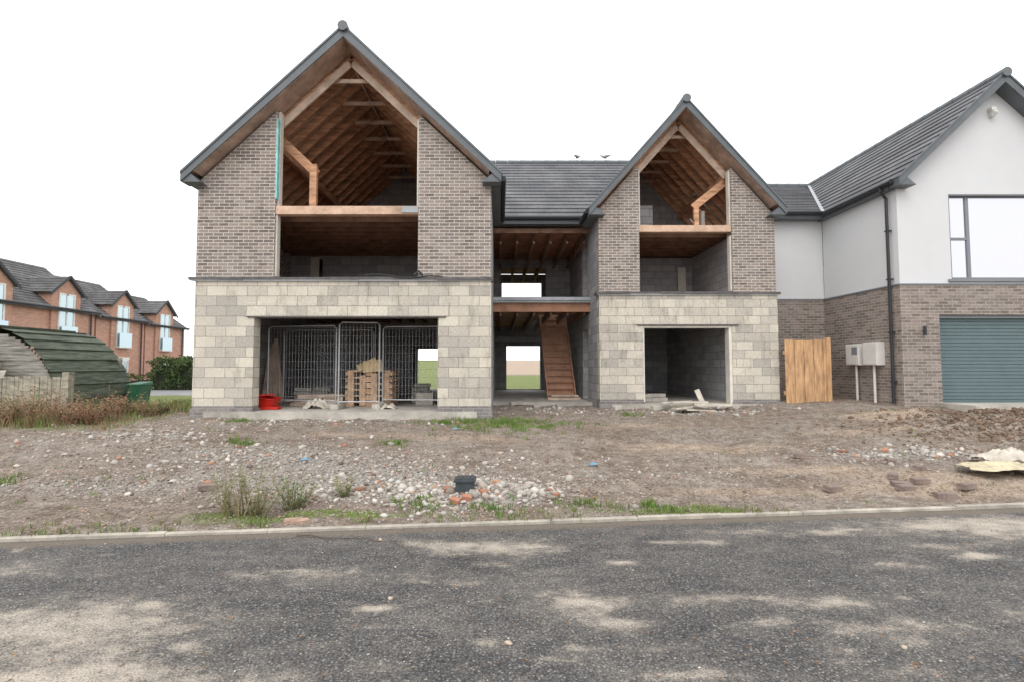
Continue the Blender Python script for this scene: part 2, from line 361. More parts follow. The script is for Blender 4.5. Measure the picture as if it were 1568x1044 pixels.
mb=MB(); mb.box(-6.86,-.16,10.95,11.0,3.48,3.503); mb.box(2.6,7.47,13.15,13.2,3.48,3.503); mb.build('flashing_strip',FLASH,H)
mb=MB(); mb.box(-5.68,-1.12,10.985,11.29,2.69,3.0); mb.box(3.6,6.42,13.185,13.49,2.69,2.83); mb.build('garage_lintels',BLOCK,H,bevel=.006)
mb=MB(); mb.box(-5.6,-1.2,10.97,11.31,2.665,2.688); mb.box(3.66,6.36,13.17,13.51,2.665,2.688); mb.build('steel_lintels',COPE,H)
mb=MB(); mb.box(6.12,6.198,13.22,13.46,.6,2.66); mb.box(3.822,3.86,13.22,13.46,.6,2.66); mb.box(3.862,6.118,13.22,13.46,2.61,2.66)
mb.build('door_lining',CREAM,H)
mb=MB()
mb.box(-5.048,-5.01,11.05,11.2,3.6,5.0); mb.build('cavity_closer',CREAM,H)
mb=MB(); mb.box(-5.05,-5.015,10.99,11.1,5.35,7.2); mb.build('insulation_edge',CYAN,H)
mb=MB(); mb.box(-5.055,-5.005,11.1,11.25,5.2,7.4); mb.box(-1.87,-1.832,11.05,11.2,5.2,7.2);mb.box(3.762,3.80,13.25,13.4,5.4,6.9); mb.box(6.21,6.248,13.25,13.4,5.4,6.9); mb.box(6.21,6.248,13.25,13.4,3.6,5.1); mb.build('cavity_board',CREAM,H)
mb=MB()
wallX(mb,2.66,7.43,13.2,13.5,.72,3.5,[(3.82,6.2,.72,2.69)])
mb.build('right_wing_block_wall',BLOCK,H)
mb=MB()
wallY(mb,2.66,2.96,13.5,22,.3,5.6,[(14.9,15.8,.6,2.7),(14.9,15.8,3.6,5.5)])
wallY(mb,-.49,-.19,11.3,22,.3,5.6,[(15.5,16.5,.6,2.7)])
mb.box(7.13,7.43,13.5,22,.2,5.6); mb.box(-6.79,-6.49,11.3,22,.1,3.5)
mb.box(2.66,2.9,13.5,14.2,5.6,5.75)
wallX(mb,-6.49,7.13,22-.3,22,.3,5.6,[(-3.6,-2.3,.6,2.35),(.3,1.78,.6,2.47),(.1,1.85,4.35,5.25),(4.6,6,4.2,5.4)])
wallX(mb,-6.49,-.49,17.5,17.7,.3,3.1,[(-3.05,-1.95,.6,2.3)])
wallX(mb,-6.49,-.49,15.3,15.5,3.5,5.0,[(-5.85,-5.5,3.5,4.9),(-.95,-.6,3.5,4.9)])
mb.box(6.4,6.55,13.5,19,.3,3.1); mb.box(6.4,6.55,13.5,16.4,3.5,5.18)
mb.box(2.96,6.4,19,19.2,.3,3.1); wallX(mb,2.96,7.13,16.4,16.6,3.5,5.18,[(5.9,6.2,3.6,4.8)])
mb.pxz([(-6.49,5.2),(-.49,5.2),(-.49,zr1(-.49)-.2),(c1x,pk1-.2),(-6.49,zr1(-6.49)-.2)],18.0,18.2)
mb.pxz([(2.96,5.4),(7.13,5.4),(7.13,zr2(7.13)-.25),(c2x,pk2-.25),(2.96,zr2(2.96)-.25)],17.2,17.4)
wallX(mb,2.96,4.6,14.7,14.85,5.4,6.4)
wallX(mb,-.19,2.66,18.6,18.8,3.5,5.6,[(.05,1.75,3.5,5.3)])
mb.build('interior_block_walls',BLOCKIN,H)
mb=MB(); mb.box(-5.86,-5.6,15.25,15.298,3.5,4.95); mb.box(5.92,6.18,16.35,16.398,3.6,4.85); mb.box(6.02,6.12,14.6,14.7,5.45,6.2); mb.build('bright_slot_boards',CREAM,H)  # cream window-frame boards at bright slots; attic board's colour stands in for sky beyond
mb=MB()
mb.box(-6.49,-.49,10.93,22-.3,.2,.6); mb.box(2.96,7.13,13.12,21.7,.2,.6); mb.box(-.19,2.66,14.3,21.7,.2,.56)
mb.build('floor_slab',CONC,H)
mb=MB()
mb.box(-6.49,-.49,11.3,21.7,3.3,3.42); mb.box(2.96,7.13,13.5,21.7,3.3,3.42); mb.box(-.19,2.66,14.6,16.6,3.3,3.42); mb.box(-.19,1.3,16.6,21.7,3.3,3.42)
mb.box(-.19,2.66,14.55,14.598,3.18,3.5)
mb.box(-6.49,-.49,11.3,18,5.20,5.225); mb.box(2.96,7.13,13.5,17.2,5.40,5.425); 
mb.box(-.19,2.66,14.5,21.7,5.62,5.645)
mb.build('floor_deck_boards',PLY,H)
mb=MB()
y=11.6
while y<18:
    mb.box(-6.49,-.49,y,y+.05,5.0,5.198); y+=.4
y=13.8
while y<17.1: mb.box(2.96,7.13,y,y+.05,5.2,5.398); y+=.4
x=-6.2
while x<-.6: mb.box(x,x+.05,11.32,17.5,3.08,3.298); x+=.45
x=3.2
while x<6.3: mb.box(x,x+.05,13.52,19,3.08,3.298); x+=.45
x=0
while x<2.6:
    mb.box(x,x+.05,14.7,21.6,3.08,3.298)
    mb.box(x,x+.06,14.7,21.6,5.57,5.618); mb.box(x,x+.06,14.7,21.6,5.25,5.295)
    y=14.8
    while y<21.2:
        mb.beam((x+.03,y,5.30),(x+.03,y+.22,5.57),.02,.03,(1,0,0)); mb.beam((x+.03,y+.22,5.57),(x+.03,y+.44,5.30),.02,.03,(1,0,0)); y+=.44
    x+=.5
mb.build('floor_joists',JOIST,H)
mb=MB(); mb.box(-5.045,-1.835,11.02,11.2,5.0,5.19); mb.box(3.765,6.245,13.22,13.4,5.2,5.38)
mb.build('attic_floor_beam',simple('beam_timber',(.62,.43,.31),.8,.3,2),H,bevel=.005)
mb=MB(); mb.box(-2.2,-1.832,10.985,11.018,5.03,5.17); mb.build('beam_end_plate',FLASH,H)
mb=MB(); mb.box(-.19,2.66,14.44,14.548,3.44,3.60); mb.box(-.19,2.66,14.40,14.438,3.5,3.56); mb.build('passage_floor_edge',FLASH,H)
mb=MB(); mb.box(-.19,2.66,14.46,14.5,5.5,5.62)
for i in range(5): mb.box(.1+i*.55,.17+i*.55,14.42,14.46,5.5,5.60)
mb.build('passage_head_timber',JOIST,H)
mb=MB(); mb.box(-.19,1.9,20.5,20.7,2.62,2.78); mb.build('steel_beam',FLASH,H)
mb=MB()
slope(mb,(-7.0,10.7,zr1(-7.0)),(-7.0,18.2,zr1(-7.0)),(c1x,10.7,pk1))
slope(mb,(.04,10.7,zr1(.04)),(.04,18.2,zr1(.04)),(c1x,10.7,pk1),seg=lambda z:[(0,max(14.2,ymain(z))-10.7)])
e2=2.6
slope(mb,(c2x-e2,12.9,pk2-s2*e2),(c2x-e2,18,pk2-s2*e2),(c2x,12.9,pk2),seg=lambda z:[(0,max(14.2,ymain(z))-12.9)])
slope(mb,(c2x+e2,12.9,pk2-s2*e2),(c2x+e2,18,pk2-s2*e2),(c2x,12.9,pk2),seg=lambda z:[(0,max(14.2,ymain(z))-12.9)])
def msegs(z):
    xl=c1x+(9.13-z)/.946; w=max(0,(8.7-z)/1.135); xa=c2x-w; xb=c2x+w
    return [(xl+7,xa+7),(xb+7,7.62+7)]
slope(mb,(-7,14.2,5.9),(7.6,14.2,5.9),(-7,18.2,9.13),seg=msegs)
slope(mb,(7.62,22.2,5.9),(-7,22.2,5.9),(7.62,18.2,9.13))
mb.build('roof_tiles',[TILE,MEMB],H)
mb=MB()
def ridge(p0,p1):
    p0=Vector(p0);p1=Vector(p1);n=max(1,round((p1-p0).length/.45))
    for i in range(n):
        a=p0.lerp(p1,i/n);b_=p0.lerp(p1,(i+1)/n)
        mb.tube([a,a+(b_-a)*.985],[.115,.108],10)
ridge((c1x,10.62,pk1-.005),(c1x,18.2,pk1-.005)); ridge((c2x,12.82,pk2-.005),(c2x,17.7,pk2-.005)); ridge((-7,18.2,9.14),(7.62,18.2,9.14))
mb.build('ridge_tiles',FASC,H)
mb=MB()
def barge(cx,pk,s,half,yf,d=.20,t=.03):
    for sg in (-1,1):
        xe=cx+sg*half; ze=pk-s*half
        pts=[(cx,pk+.03),(cx,pk+.03-d*1.25),(xe,ze+.03-d),(xe,ze+.03)]
        if sg>0: pts=pts[::-1]
        mb.pxz(pts,yf,yf+t)
        mb.pxz([(x,z+.02) for x,z in [(cx,pk+.035),(cx,pk-.02),(xe,ze-.02),(xe,ze+.035)]],yf-.02,yf-.001)
        mb.pxz([(xe,ze+.02),(xe,ze-.17),(xe-sg*.2,ze-.17),(xe-sg*.42,ze-.17),(xe-sg*.2,ze+.02)],yf+.032,yf+.33)
barge(c1x,pk1,s1,3.52,10.68); barge(c2x,pk2,s2,2.6,12.88)
mb.build('barge_boards',FASC,H)
mb=MB()
def vsoff(cx,pk,s,half,yf,wy):
    for sg in (-1,1):
        xe=cx+sg*(half-.05); ze=pk-s*(half-.05)
        mb.pxz([(cx,pk-.20),(cx,pk-.23),(xe,ze-.19),(xe,ze-.16)],yf+.032,wy+.28)
vsoff(c1x,pk1,s1,3.3,10.68,11.0); vsoff(c2x,pk2,s2,2.4,12.88,13.2)
mb.build('verge_soffit',MEMB,H)
mb=MB()
mb.box(-7.0,-6.97,11.05,18.2,5.66,5.83); mb.box(.0,.03,11.05,14.2,5.62,5.80)
mb.box(2.40,2.43,13.25,14.2,5.58,5.74); mb.box(7.5,7.53,13.25,14.5,5.58,5.74)
mb.box(-.19,2.66,14.2,14.23,5.70,5.88)
mb.box(-6.97,-6.79,11.05,18,5.66,5.68); mb.box(-.19,0.0,11.05,14.2,5.62,5.64); mb.box(2.43,2.66,13.25,14.2,5.58,5.6); mb.box(7.43,7.5,13.25,14.5,5.58,5.6); mb.box(0.03,2.40,14.23,14.6,5.70,5.72)
mb.build('fascia_and_soffit',FASC,H)
mb=MB()
mb.tube([(-7.06,10.9,5.80),(-7.06,18,5.80)],.06,8); mb.tube([(.09,10.9,5.77),(.09,14.1,5.77)],.06,8)
mb.tube([(2.34,13.1,5.72),(2.34,14.1,5.72)],.06,8); mb.tube([(7.60,13.1,5.72),(7.6,14.6,5.72)],.06,8)
mb.tube([(.1,14.13,5.86),(2.32,14.13,5.86)],.06,8)
mb.build('gutters',DARK,H)
mb=MB()
def rafters(cx,pk,s,half,y0,y1,st,w,h):
    L=math.sqrt(1+s*s); off=(.05+h/2+.005)*L
    y=y0
    while y<y1:
        for sg in (-1,1):
            mb.beam((cx+sg*half,y,pk-s*half-off),(cx+sg*.02,y,pk-off-s*.02),w,h,(0,1,0))
        y+=st
rafters(c1x,pk1,s1,3.2,11.36,18,.5,.05,.19); rafters(c2x,pk2,s2,2.35,13.56,17.2,.45,.05,.17)
mb.build('rafters',WOOD,H)
mb=MB()
y=11.42
while y<17.8:
    zc=8.32; hw=(pk1-.28-zc)/s1
    mb.box(c1x-hw,c1x+hw,y,y+.04,zc-.045,zc+.045); y+=1.0
mb.beam((c1x,11.4,pk1-.34),(c1x,18,pk1-.34),.04,.2,(1,0,0))
y=13.62
while y<17: 
    zc=8.0; hw=(pk2-.3-zc)/s2; mb.box(c2x-hw,c2x+hw,y,y+.04,zc-.04,zc+.04); y+=.84
mb.build('collar_ties',WOODL,H)
mb=MB()
mb.box(-4.48,-4.32,11.5,11.6,5.2,6.35)
mb.beam((-5.6,11.62,7.35),(-4.35,11.62,6.15),.06,.2)
mb.beam((-5.35,11.5,6.9),(-5.35,17.9,6.9),.1,.22,(1,0,0)); mb.beam((-1.6,11.5,6.9),(-1.6,17.9,6.9),.1,.22,(1,0,0))
mb.box(5.42,5.55,13.62,13.72,5.4,6.1)
mb.beam((5.4,13.66,6.0),(6.4,13.66,6.8),.06,.2)
mb.beam((3.7,13.6,5.6),(3.7,17.1,6.9),.06,.16,(1,0,0)); mb.beam((6.25,13.6,6.8),(6.25,17.1,6.8),.08,.2,(1,0,0))
mb.build('roof_posts_and_braces',WOOD,H)
mb=MB()
for cx,pk,s,yy,a,b_ in ((c1x,pk1,s1,11.32,1.75,.03),(c2x,pk2,s2,13.52,1.3,.03)):
    for sg in (-1,1): mb.beam((cx+sg*a,yy,pk-s*a-.42),(cx+sg*b_,yy,pk-s*b_-.42),.04,.16)
mb.build('front_rafters',WOODL,H)
mb=MB(); pts=[]
for i in range(16):
    t=i/15; pts.append((-3.0+1.75*t,10.93,3.60+.03*math.sin(t*9)-.05*t))
mb.tube(pts,.014,6); mb.tube([(-1.9,10.93,3.6),(-1.8,10.95,3.70),(-1.7,10.95,3.6)],.025,6); mb.build('black_cable',DARK,H)

S=empty('timber_stair_flight')
mb=MB(); p0=Vector((2.0,16.0,.56)); p1=Vector((1.86,17.5,3.3))
n=13
for i in range(n):
    t=(i+.5)/n; c=p0.lerp(p1,t)
    mb.box(c.x-.43,c.x+.43,c.y-.10,c.y+.13,c.z-.012,c.z+.012); mb.box(c.x-.43,c.x+.43,c.y+.125,c.y+.14,c.z+.014,c.z+.2)
for sx in (-.45,.45): mb.beam(p0+Vector((sx,0.06,0)),p1+Vector((sx,.06,0)),.035,.26,(1,0,0))
mb.build('treads_and_strings',simple('stair_board',(.52,.30,.20),.7,.2,3),S)
mb=MB(); 
mb.box(1.5,2.5,15.4,15.75,.56,.63); mb.box(1.6,2.45,15.45,15.7,.66,.70)
mb.build('bottom_boards',WOODL,S)

# ---------------------------------------------------------------- garage contents
def heras(name,p0,p1,z0=.62,h=1.95):
    E=empty(name); p0=Vector(p0);p1=Vector(p1);L=(p1-p0).length;d=(p1-p0).normalized(); mb=MB()
    q=lambda a,z:(p0.x+d.x*a,p0.y+d.y*a,z0+z)
    mb.tube([q(0,0),q(0,h-.06),q(.06,h),q(L-.06,h),q(L,h-.06),q(L,0)],.019,6)
    mb.tube([q(0,.15),q(L,.15)],.017,6); mb.build('tube_frame',GALV,E)
    mb=MB(); a=.07
    while a<L: mb.tube([q(a,.15),q(a,h)],.0026,3,cap=False); a+=.085
    z=.3
    while z<h: mb.tube([q(0,z),q(L,z)],.003,3,cap=False); z+=.2
    mb.build('wire_mesh',GALV,E)
    mb=MB()
    for a in (0,L):
        x,y,_=q(a,0); mb.box(x-.1,x+.1,y-.3,y+.3,z0-.015,z0+.1)
    mb.build('concrete_feet',CONC,E,bevel=.02)
heras('temporary_fence_panel',(-5.75,12.35),(-3.95,12.0)); heras('temporary_fence_panel',(-3.80,11.75),(-2.88,11.9),.61,2.02); heras('temporary_fence_panel',(-2.9,12.35),(-.9,12.15)); heras('temporary_fence_panel',(-5.9,13.6),(-3.4,13.4))
P=empty('pallet_stack'); mb=MB()
x0,x1,y0,y1=-3.8,-2.72,12.45,13.4; z=.6
for L in range(6):
    for yy in (y0,(y0+y1)/2-.05,y1-.1):
        for xx in (x0,(x0+x1)/2-.06,x1-.12): mb.box(xx,xx+.12,yy,yy+.1,z,z+.09)
    for k in range(7):
        a=y0+k*(y1-y0-.09)/6; mb.box(x0+random.uniform(-.02,.02),x1+random.uniform(-.02,.02),a,a+.09,z+.092,z+.112)
    for k in range(3):
        a=x0+k*(x1-x0-.1)/2; mb.box(a-.04,a+.14,y0-.02+random.uniform(-.015,.01),y0-.002,z+.0,z+.09)
    mb.box(x0,x1,y0-.02,y0-.0,z+.092,z+.13)
    z+=.15+random.uniform(0,.008)
for k in range(4): mb.box(x0+.02+k*.29,x0+.17+k*.29,y0-.045,y0-.024,.62,1.42+random.uniform(-.05,.05))
mb.build('pallet_boards',simple('pallet_wood',(.55,.37,.24),.85,.35,5),P)
mb=MB(); mb.beam((-3.4,12.4,1.58),(-2.95,12.45,1.62),.3,.02,(0,.3,1)); mb.beam((-3.55,12.42,1.54),(-3.1,12.5,1.74),.2,.02,(0,.6,1)); mb.build('loose_panel',simple('ochre_board',(.6,.45,.25),.8,.3,5),P)
T=empty('red_plastic_tub'); mb=MB()
mb.add([(-5.80,11.6,.62),(-5.3,11.6,.62),(-5.3,11.9,.62),(-5.80,11.9,.62),(-5.86,11.55,.90),(-5.26,11.55,.82),(-5.24,11.96,.84),(-5.86,11.96,.92)],[(0,3,2,1),(0,1,5,4),(1,2,6,5),(2,3,7,6),(3,0,4,7)])
mb.tube([(-5.87,11.54,.90),(-5.25,11.54,.82),(-5.23,11.97,.84),(-5.87,11.97,.92),(-5.87,11.54,.90)],.018,6)
mb.beam((-5.8,11.6,.92),(-5.35,11.85,.93),.3,.03,(0,1,0))
mb.build('tub',RED,T,bevel=.008)
mb=MB(); mb.box(-5.5,-5.1,11.45,11.7,.605,.66); mb.build('tub_side_lid',RED,T,bevel=.01)
def stack(name,x,y,z,nx,ny,nz,mat,bl=(.44,.215,.1),jit=.02,miss=.15):
    mb=MB()
    for k in range(nz):
        for i in range(nx):
            for j in range(ny):
                if k==nz-1 and random.random()<miss*2: continue
                a=x+i*(bl[0]+.01)+random.uniform(-jit,jit); c=y+j*(bl[1]+.01)+random.uniform(-jit,jit)/2
                mb.box(a,a+bl[0],c,c+bl[1],z+k*(bl[2]+.004),z+k*(bl[2]+.004)+bl[2])
    return mb.build(name,mat,None,bevel=.006)
stack('brick_stack',-4.9,13.0,.6,3,2,4,BRK,(.22,.11,.07)); stack('concrete_block_stack',-5.6,13.6,.6,2,2,4,CONC); stack('concrete_block_stack',-2.4,13.6,.6,1,2,5,CONC); stack('timber_bundle',-4.4,14.5,.6,2,2,4,WOODL,(.5,.3,.12)); stack('concrete_block_stack',3.9,14.2,.6,2,2,2,CONC)
stack('concrete_block_stack',-2.15,12.9,.6,1,2,4,CONC)
def crumple(name,x,y,z,sx,sy,h,mat,seed=0,n=34,wr=.9):
    mb=MB(); vs=[];fs=[]
    for j in range(n):
        for i in range(n):
            u=i/(n-1)*2-1; v=j/(n-1)*2-1; e=max(0,1-(u*u+v*v)*.75)
            nz=mn.noise(Vector((u*1.6+seed,v*1.6,seed)))
            rid=abs(mn.noise(Vector((u*3+seed,v*3,seed*2))))+.5*abs(mn.noise(Vector((u*7+seed,v*7,seed*2))))
            vs.append((x+sx*u*(1+.3*nz),y+sy*v*(1+.3*nz),z+h*(e**.7)*(.7+.7*nz+wr*rid)))
    for j in range(n-1):
        for i in range(n-1): fs.append((j*n+i,j*n+i+1,(j+1)*n+i+1,(j+1)*n+i))
    mb.add(vs,fs); return mb.build(name,mat,None,smooth=True,fixn=False)
PLAST=simple('dirty_white_plastic_sheet',(.58,.53,.45),.5,.25,4); PLASTY=simple('yellowed_plastic_sheet',(.56,.49,.33),.55,.3,5)
crumple('plastic_sack',-4.35,11.9,.6,.33,.2,.16,PLAST,3); crumple('plastic_sack',-2.6,11.75,.6,.2,.15,.1,PLAST,4)
crumple('plastic_sheet_pile',7.45,7.35,.21,.38,.2,.15,PLAST,9); crumple('plastic_sheet_pile',7.1,7.05,.18,.62,.26,.055,PLASTY,12)
mb=MB()
for i in range(4): mb.beam((-6.3+.12*i,13.3+.1*i,.6),(-6.42+.05*i,13.9,2.0+.12*i),.12,.025,(1,0,0))
mb.build('leaning_timber_planks',WOODL)
mb=MB()
for i in range(9):
    a=random.uniform(-.4,.4); x=-5.0+random.uniform(-.5,.8); y=12.7+random.uniform(-.3,.3)
    mb.beam((x,y,.62+.03*i),(x+math.cos(a)*1.1,y+math.sin(a),.63+.03*i),.1,.025,(0,0,1) if i%2 else (0,1,0))
mb.build('timber_offcuts',WOODL)
mb=MB()
for i in range(9):
    x=4.3+random.uniform(-.2,.6); y=12.5+random.uniform(-.35,.25); z=.52+.022*i; a=random.uniform(-.5,.5)
    mb.beam((x,y,z),(x+math.cos(a)*random.uniform(.5,1.1),y+math.sin(a)*.5,z+random.uniform(-.03,.03)),random.uniform(.12,.3),.035,(0,1,0))
mb.beam((5.35,13.1,.6),(5.22,13.2,.98),.14,.02,(1,0,0))
mb.build('board_pile',simple('pale_board',(.58,.53,.45),.8,.25,4),None,bevel=.004)
mb=MB()
for x,y,w,h in ((3.9,12.8,.35,.1),(4.15,12.95,.25,.14),(5.6,12.9,.4,.06),(5.9,12.75,.2,.1),(2.9,12.7,.2,.1),(.3,14.0,.3,.1),(.9,13.6,.2,.08),(1.6,14.1,.5,.08)):
    z=hgt(x,y)-.02; mb.beam((x,y,z+h/2),(x+w,y+.06,z+h/2+.03),.2,h,(0,1,0))
mb.build('concrete_lumps',CONC,None,bevel=.01)

# ---------------------------------------------------------------- RIGHT WHITE HOUSE
R=empty('white_rendered_house')
cr,pr,sr=12.14,8.62,.965; zrr=lambda x: pr-sr*abs(x-cr)
mb=MB()
zt=lambda x: zrr(x)-.2
mb.pxz([(9.68,3.58),(10.94,3.58),(10.94,zt(10.94)),(9.68,zt(9.68))],11.92,12.2)
mb.pxz([(14.0,3.58),(14.62,3.58),(14.62,zt(14.62)),(14.0,zt(14.0))],11.92,12.2)
mb.box(10.94,14.0,11.92,12.2,3.58,3.68)
mb.pxz([(10.94,5.77),(14.0,5.77),(14.0,zt(14)),(cr,zt(cr)),(10.94,zt(10.94))],11.92,12.2)
mb.box(9.68,9.96,12.2,14.7,3.58,5.98)
mb.box(7.97,9.68,14.72,15,3.58,5.95); mb.box(7.97,8.2,15,24,3.58,5.95); mb.box(14.34,14.62,12.2,24,3.58,5.98)
mb.pyz([(15,5.95),(24,5.95),(24,6.0),(19.2,8.4)],7.97,8.15)
mb.build('rendered_walls',REND,R)
mb=MB()
wallX(mb,9.65,14.65,11.89,12.2,.3,3.54,[(10.57,13.9,.3,2.82)]); mb.box(9.65,9.96,12.2,14.69,.3,3.54); mb.box(7.95,9.65,14.69,15,.3,3.54); mb.box(7.95,8.2,15,24,.3,3.54); mb.box(14.36,14.65,12.2,24,.3,3.54)
mb.build('brick_lower_walls',RBRICK,R)
mb=MB(); mb.box(9.62,14.68,11.87,11.918,3.542,3.575); mb.box(9.62,9.676,11.918,14.69,3.542,3.575); mb.box(7.93,9.62,14.67,14.718,3.542,3.575); mb.build('drip_trim',FRAME,R)
mb=MB()
wallX(mb,10.94,14.0,12.0,12.06,3.68,5.77,[(11.0,11.42,4.72,5.71),(11.0,11.42,3.74,4.66),(11.5,14.0-.06,3.74,5.71)])
mb.box(10.85,14.1,11.86,12.0,3.62,3.68)
mb.box(10.94,10.97,11.93,12.0,3.68,5.77); mb.box(10.97,14.0,11.93,12.0,5.74,5.77)
mb.build('window_frame',FRAME,R)
mb=MB(); mb.box(10.96,13.98,12.025,12.035,3.7,5.75); mb.build('window_panes',GLASS,R)
mb=MB(); mb.box(10.96,13.98,12.6,12.62,3.6,5.8); mb.build('blind',REND,R)
mb=MB(); z=.62
while z<2.82:
    z1=min(z+.085,2.82)
    mb.add([(10.6,12.06,z),(13.87,12.06,z),(13.87,12.045,z+.012),(10.6,12.045,z+.012),(10.6,12.045,z1-.012),(13.87,12.045,z1-.012),(13.87,12.06,z1),(10.6,12.06,z1)],[(0,1,2,3),(3,2,5,4),(4,5,6,7)]); z=z1
mb.build('garage_door',TEAL,R,fixn=False)
mb=MB(); mb.box(10.572,10.63,11.96,12.1,.5,2.818); mb.box(10.63,13.84,11.96,12.1,2.74,2.818); mb.box(13.84,13.898,11.96,12.1,.5,2.818); mb.build('garage_door_frame',FRAME,R)
mb=MB()
yv=lambda z:14.4+(z-6.1)/.525
slope(mb,(9.5,11.6,6.07),(9.5,19.2,6.07),(cr,11.6,pr),seg=lambda z:[(0,max(14.4,yv(z))-11.6)])
slope(mb,(14.78,11.6,6.07),(14.78,24,6.07),(cr,11.6,pr))
slope(mb,(7.8,14.4,6.1),(12,14.4,6.1),(7.8,19.2,8.62),seg=lambda z:[(0,cr-(8.62-z)/.965-7.8)])
slope(mb,(14,24,6.1),(7.8,24,6.1),(14,19.2,8.62))
mb.build('roof_tiles',[TILE,FASC],R)
mb=MB(); ridge((cr,11.52,pr),(cr,19.2,pr)); ridge((7.8,19.2,8.63),(cr,19.2,8.63)); mb.build('ridge_tiles',FASC,R)
mb=MB(); barge(cr,pr,sr,2.64,11.58,.2); mb.box(9.5,9.53,11.95,14.4,5.9,6.08); mb.box(9.53,9.68,11.95,14.7,5.9,5.92); mb.box(7.8,9.5,14.4,14.43,5.92,6.1); mb.box(7.8,9.5,14.43,14.72,5.92,5.94)
for sg in (-1,1): mb.pxz([(cr,pr-.2),(cr,pr-.22),(cr+sg*2.5,pr-sr*2.5-.18),(cr+sg*2.5,pr-sr*2.5-.16)],11.615,11.92)
mb.build('barge_boards',FASC,R)
mb=MB(); mb.beam((9.5,14.38,6.12),(12.1,19.1,8.64),.09,.03,(1,-.5,0)); mb.build('valley_strip',FLASH,R)
mb=MB()
mb.tube([(9.43,11.75,6.03),(9.43,14.33,6.03)],.06,8); mb.tube([(7.85,14.33,6.07),(9.4,14.33,6.07)],.06,8)
mb.tube([(9.43,12.1,6.0),(9.43,12.1,5.9),(9.58,12.12,5.72),(9.58,12.12,.7)],.036,8)
for z in (1.2,2.4,3.7,4.9): mb.box(9.54,9.66,12.07,12.17,z,z+.03)
mb.build('gutter_and_downpipe',DARK,R)
mb=MB(); mb.tube([(10.14,11.86,2.42),(10.14,11.80,2.42)],.02,6); mb.tube([(10.14,11.80,2.32),(10.14,11.80,2.54)],.035,10); mb.build('wall_lamp',DARK,R)
mb=MB(); mb.box(12.0,12.12,11.80,11.918,7.82,7.9); mb.tube([(12.06,11.76,7.78),(12.06,11.84,7.72)],[.05,.06],10); mb.box(12.02,12.10,11.80,11.918,7.68,7.83); mb.build('security_light',WHITE,R)  # security light fitting on the gable, carries no lamp
mb=MB()
for y0,z0,hh in ((13.05,1.62,.56),(12.42,1.62,.58)):
    mb.box(9.45,9.648,y0,y0+.5,z0,z0+hh); mb.box(9.435,9.449,y0+.02,y0+.48,z0+.02,z0+hh-.02)
mb.build('meter_boxes',WHITE,R,bevel=.008)
mb=MB(); mb.box(9.428,9.434,13.1,13.3,1.9,2.1); mb.build('meter_label',FRAME,R)
mb=MB(); mb.tube([(9.55,13.3,.6),(9.55,13.3,1.62)],.028,8); mb.tube([(9.55,12.67,.6),(9.55,12.67,1.62)],.03,8); mb.build('service_conduits',WHITE,R)
mb=MB(); mb.box(10.4,14.6,10.9,11.88,.55,.735); mb.build('driveway_apron',CONC,R)

F=empty('timber_boundary_fence'); mb=MB(); x=7.48
for i in range(9):
    w=.125; mb.box(x,x+w-.006,13.0+.012*(i%2),13.02+.012*(i%2),.55,2.28+random.uniform(-.012,.012)); x+=w
mb.box(8.55,8.66,12.97,13.08,.5,2.34); mb.box(7.46,8.6,13.035,13.08,.85,.95); mb.box(7.46,8.6,13.035,13.08,1.9,2.0)
y=13.1
for i in range(10): mb.box(8.60,8.62,y,y+.12,.55,2.27+random.uniform(-.01,.01)); y+=.125
mb.build('fence_boards',PINEFENCE,F)

# ---------------------------------------------------------------- BIRDS
def gull(x,y,z,ang):
    me=bpy.data.meshes.new('gull'); P=[(0,0,.16),(.10,0,.17),(.15,0,.23),(.18,0,.25),(.235,0,.24),(-.12,0,.15),(-.25,0,.13),(0,.03,.08),(0.01,.03,0),(0.04,.03,0),(0,-.03,.08),(.01,-.03,0),(.04,-.03,0)]
    E=[(0,1),(1,2),(2,3),(3,4),(0,5),(5,6),(0,7),(7,8),(8,9),(0,10),(10,11),(11,12)]
    ca,sa=math.cos(ang),math.sin(ang)
    me.from_pydata([(p[0]*ca-p[1]*sa,p[0]*sa+p[1]*ca,p[2]) for p in P],E,[])
    ob=bpy.data.objects.new('gull',me); scene.collection.objects.link(ob); ob.location=(x,y,z)
    ob.modifiers.new('skin','SKIN'); r=[.06,.05,.032,.03,.008,.042,.012,.008,.006,.006,.008,.006,.006]
    for i,s_ in enumerate(r): me.skin_vertices[0].data[i].radius=(s_,s_)
    me.skin_vertices[0].data[0].use_root=True
    ob.modifiers.new('sub','SUBSURF').levels=2; me.materials.append(simple('grey_feathers',(.30,.30,.31),.8,.2,10)); return ob
gull(2.9,18.2,9.24,.9); gull(3.95,18.2,9.24,2.4)

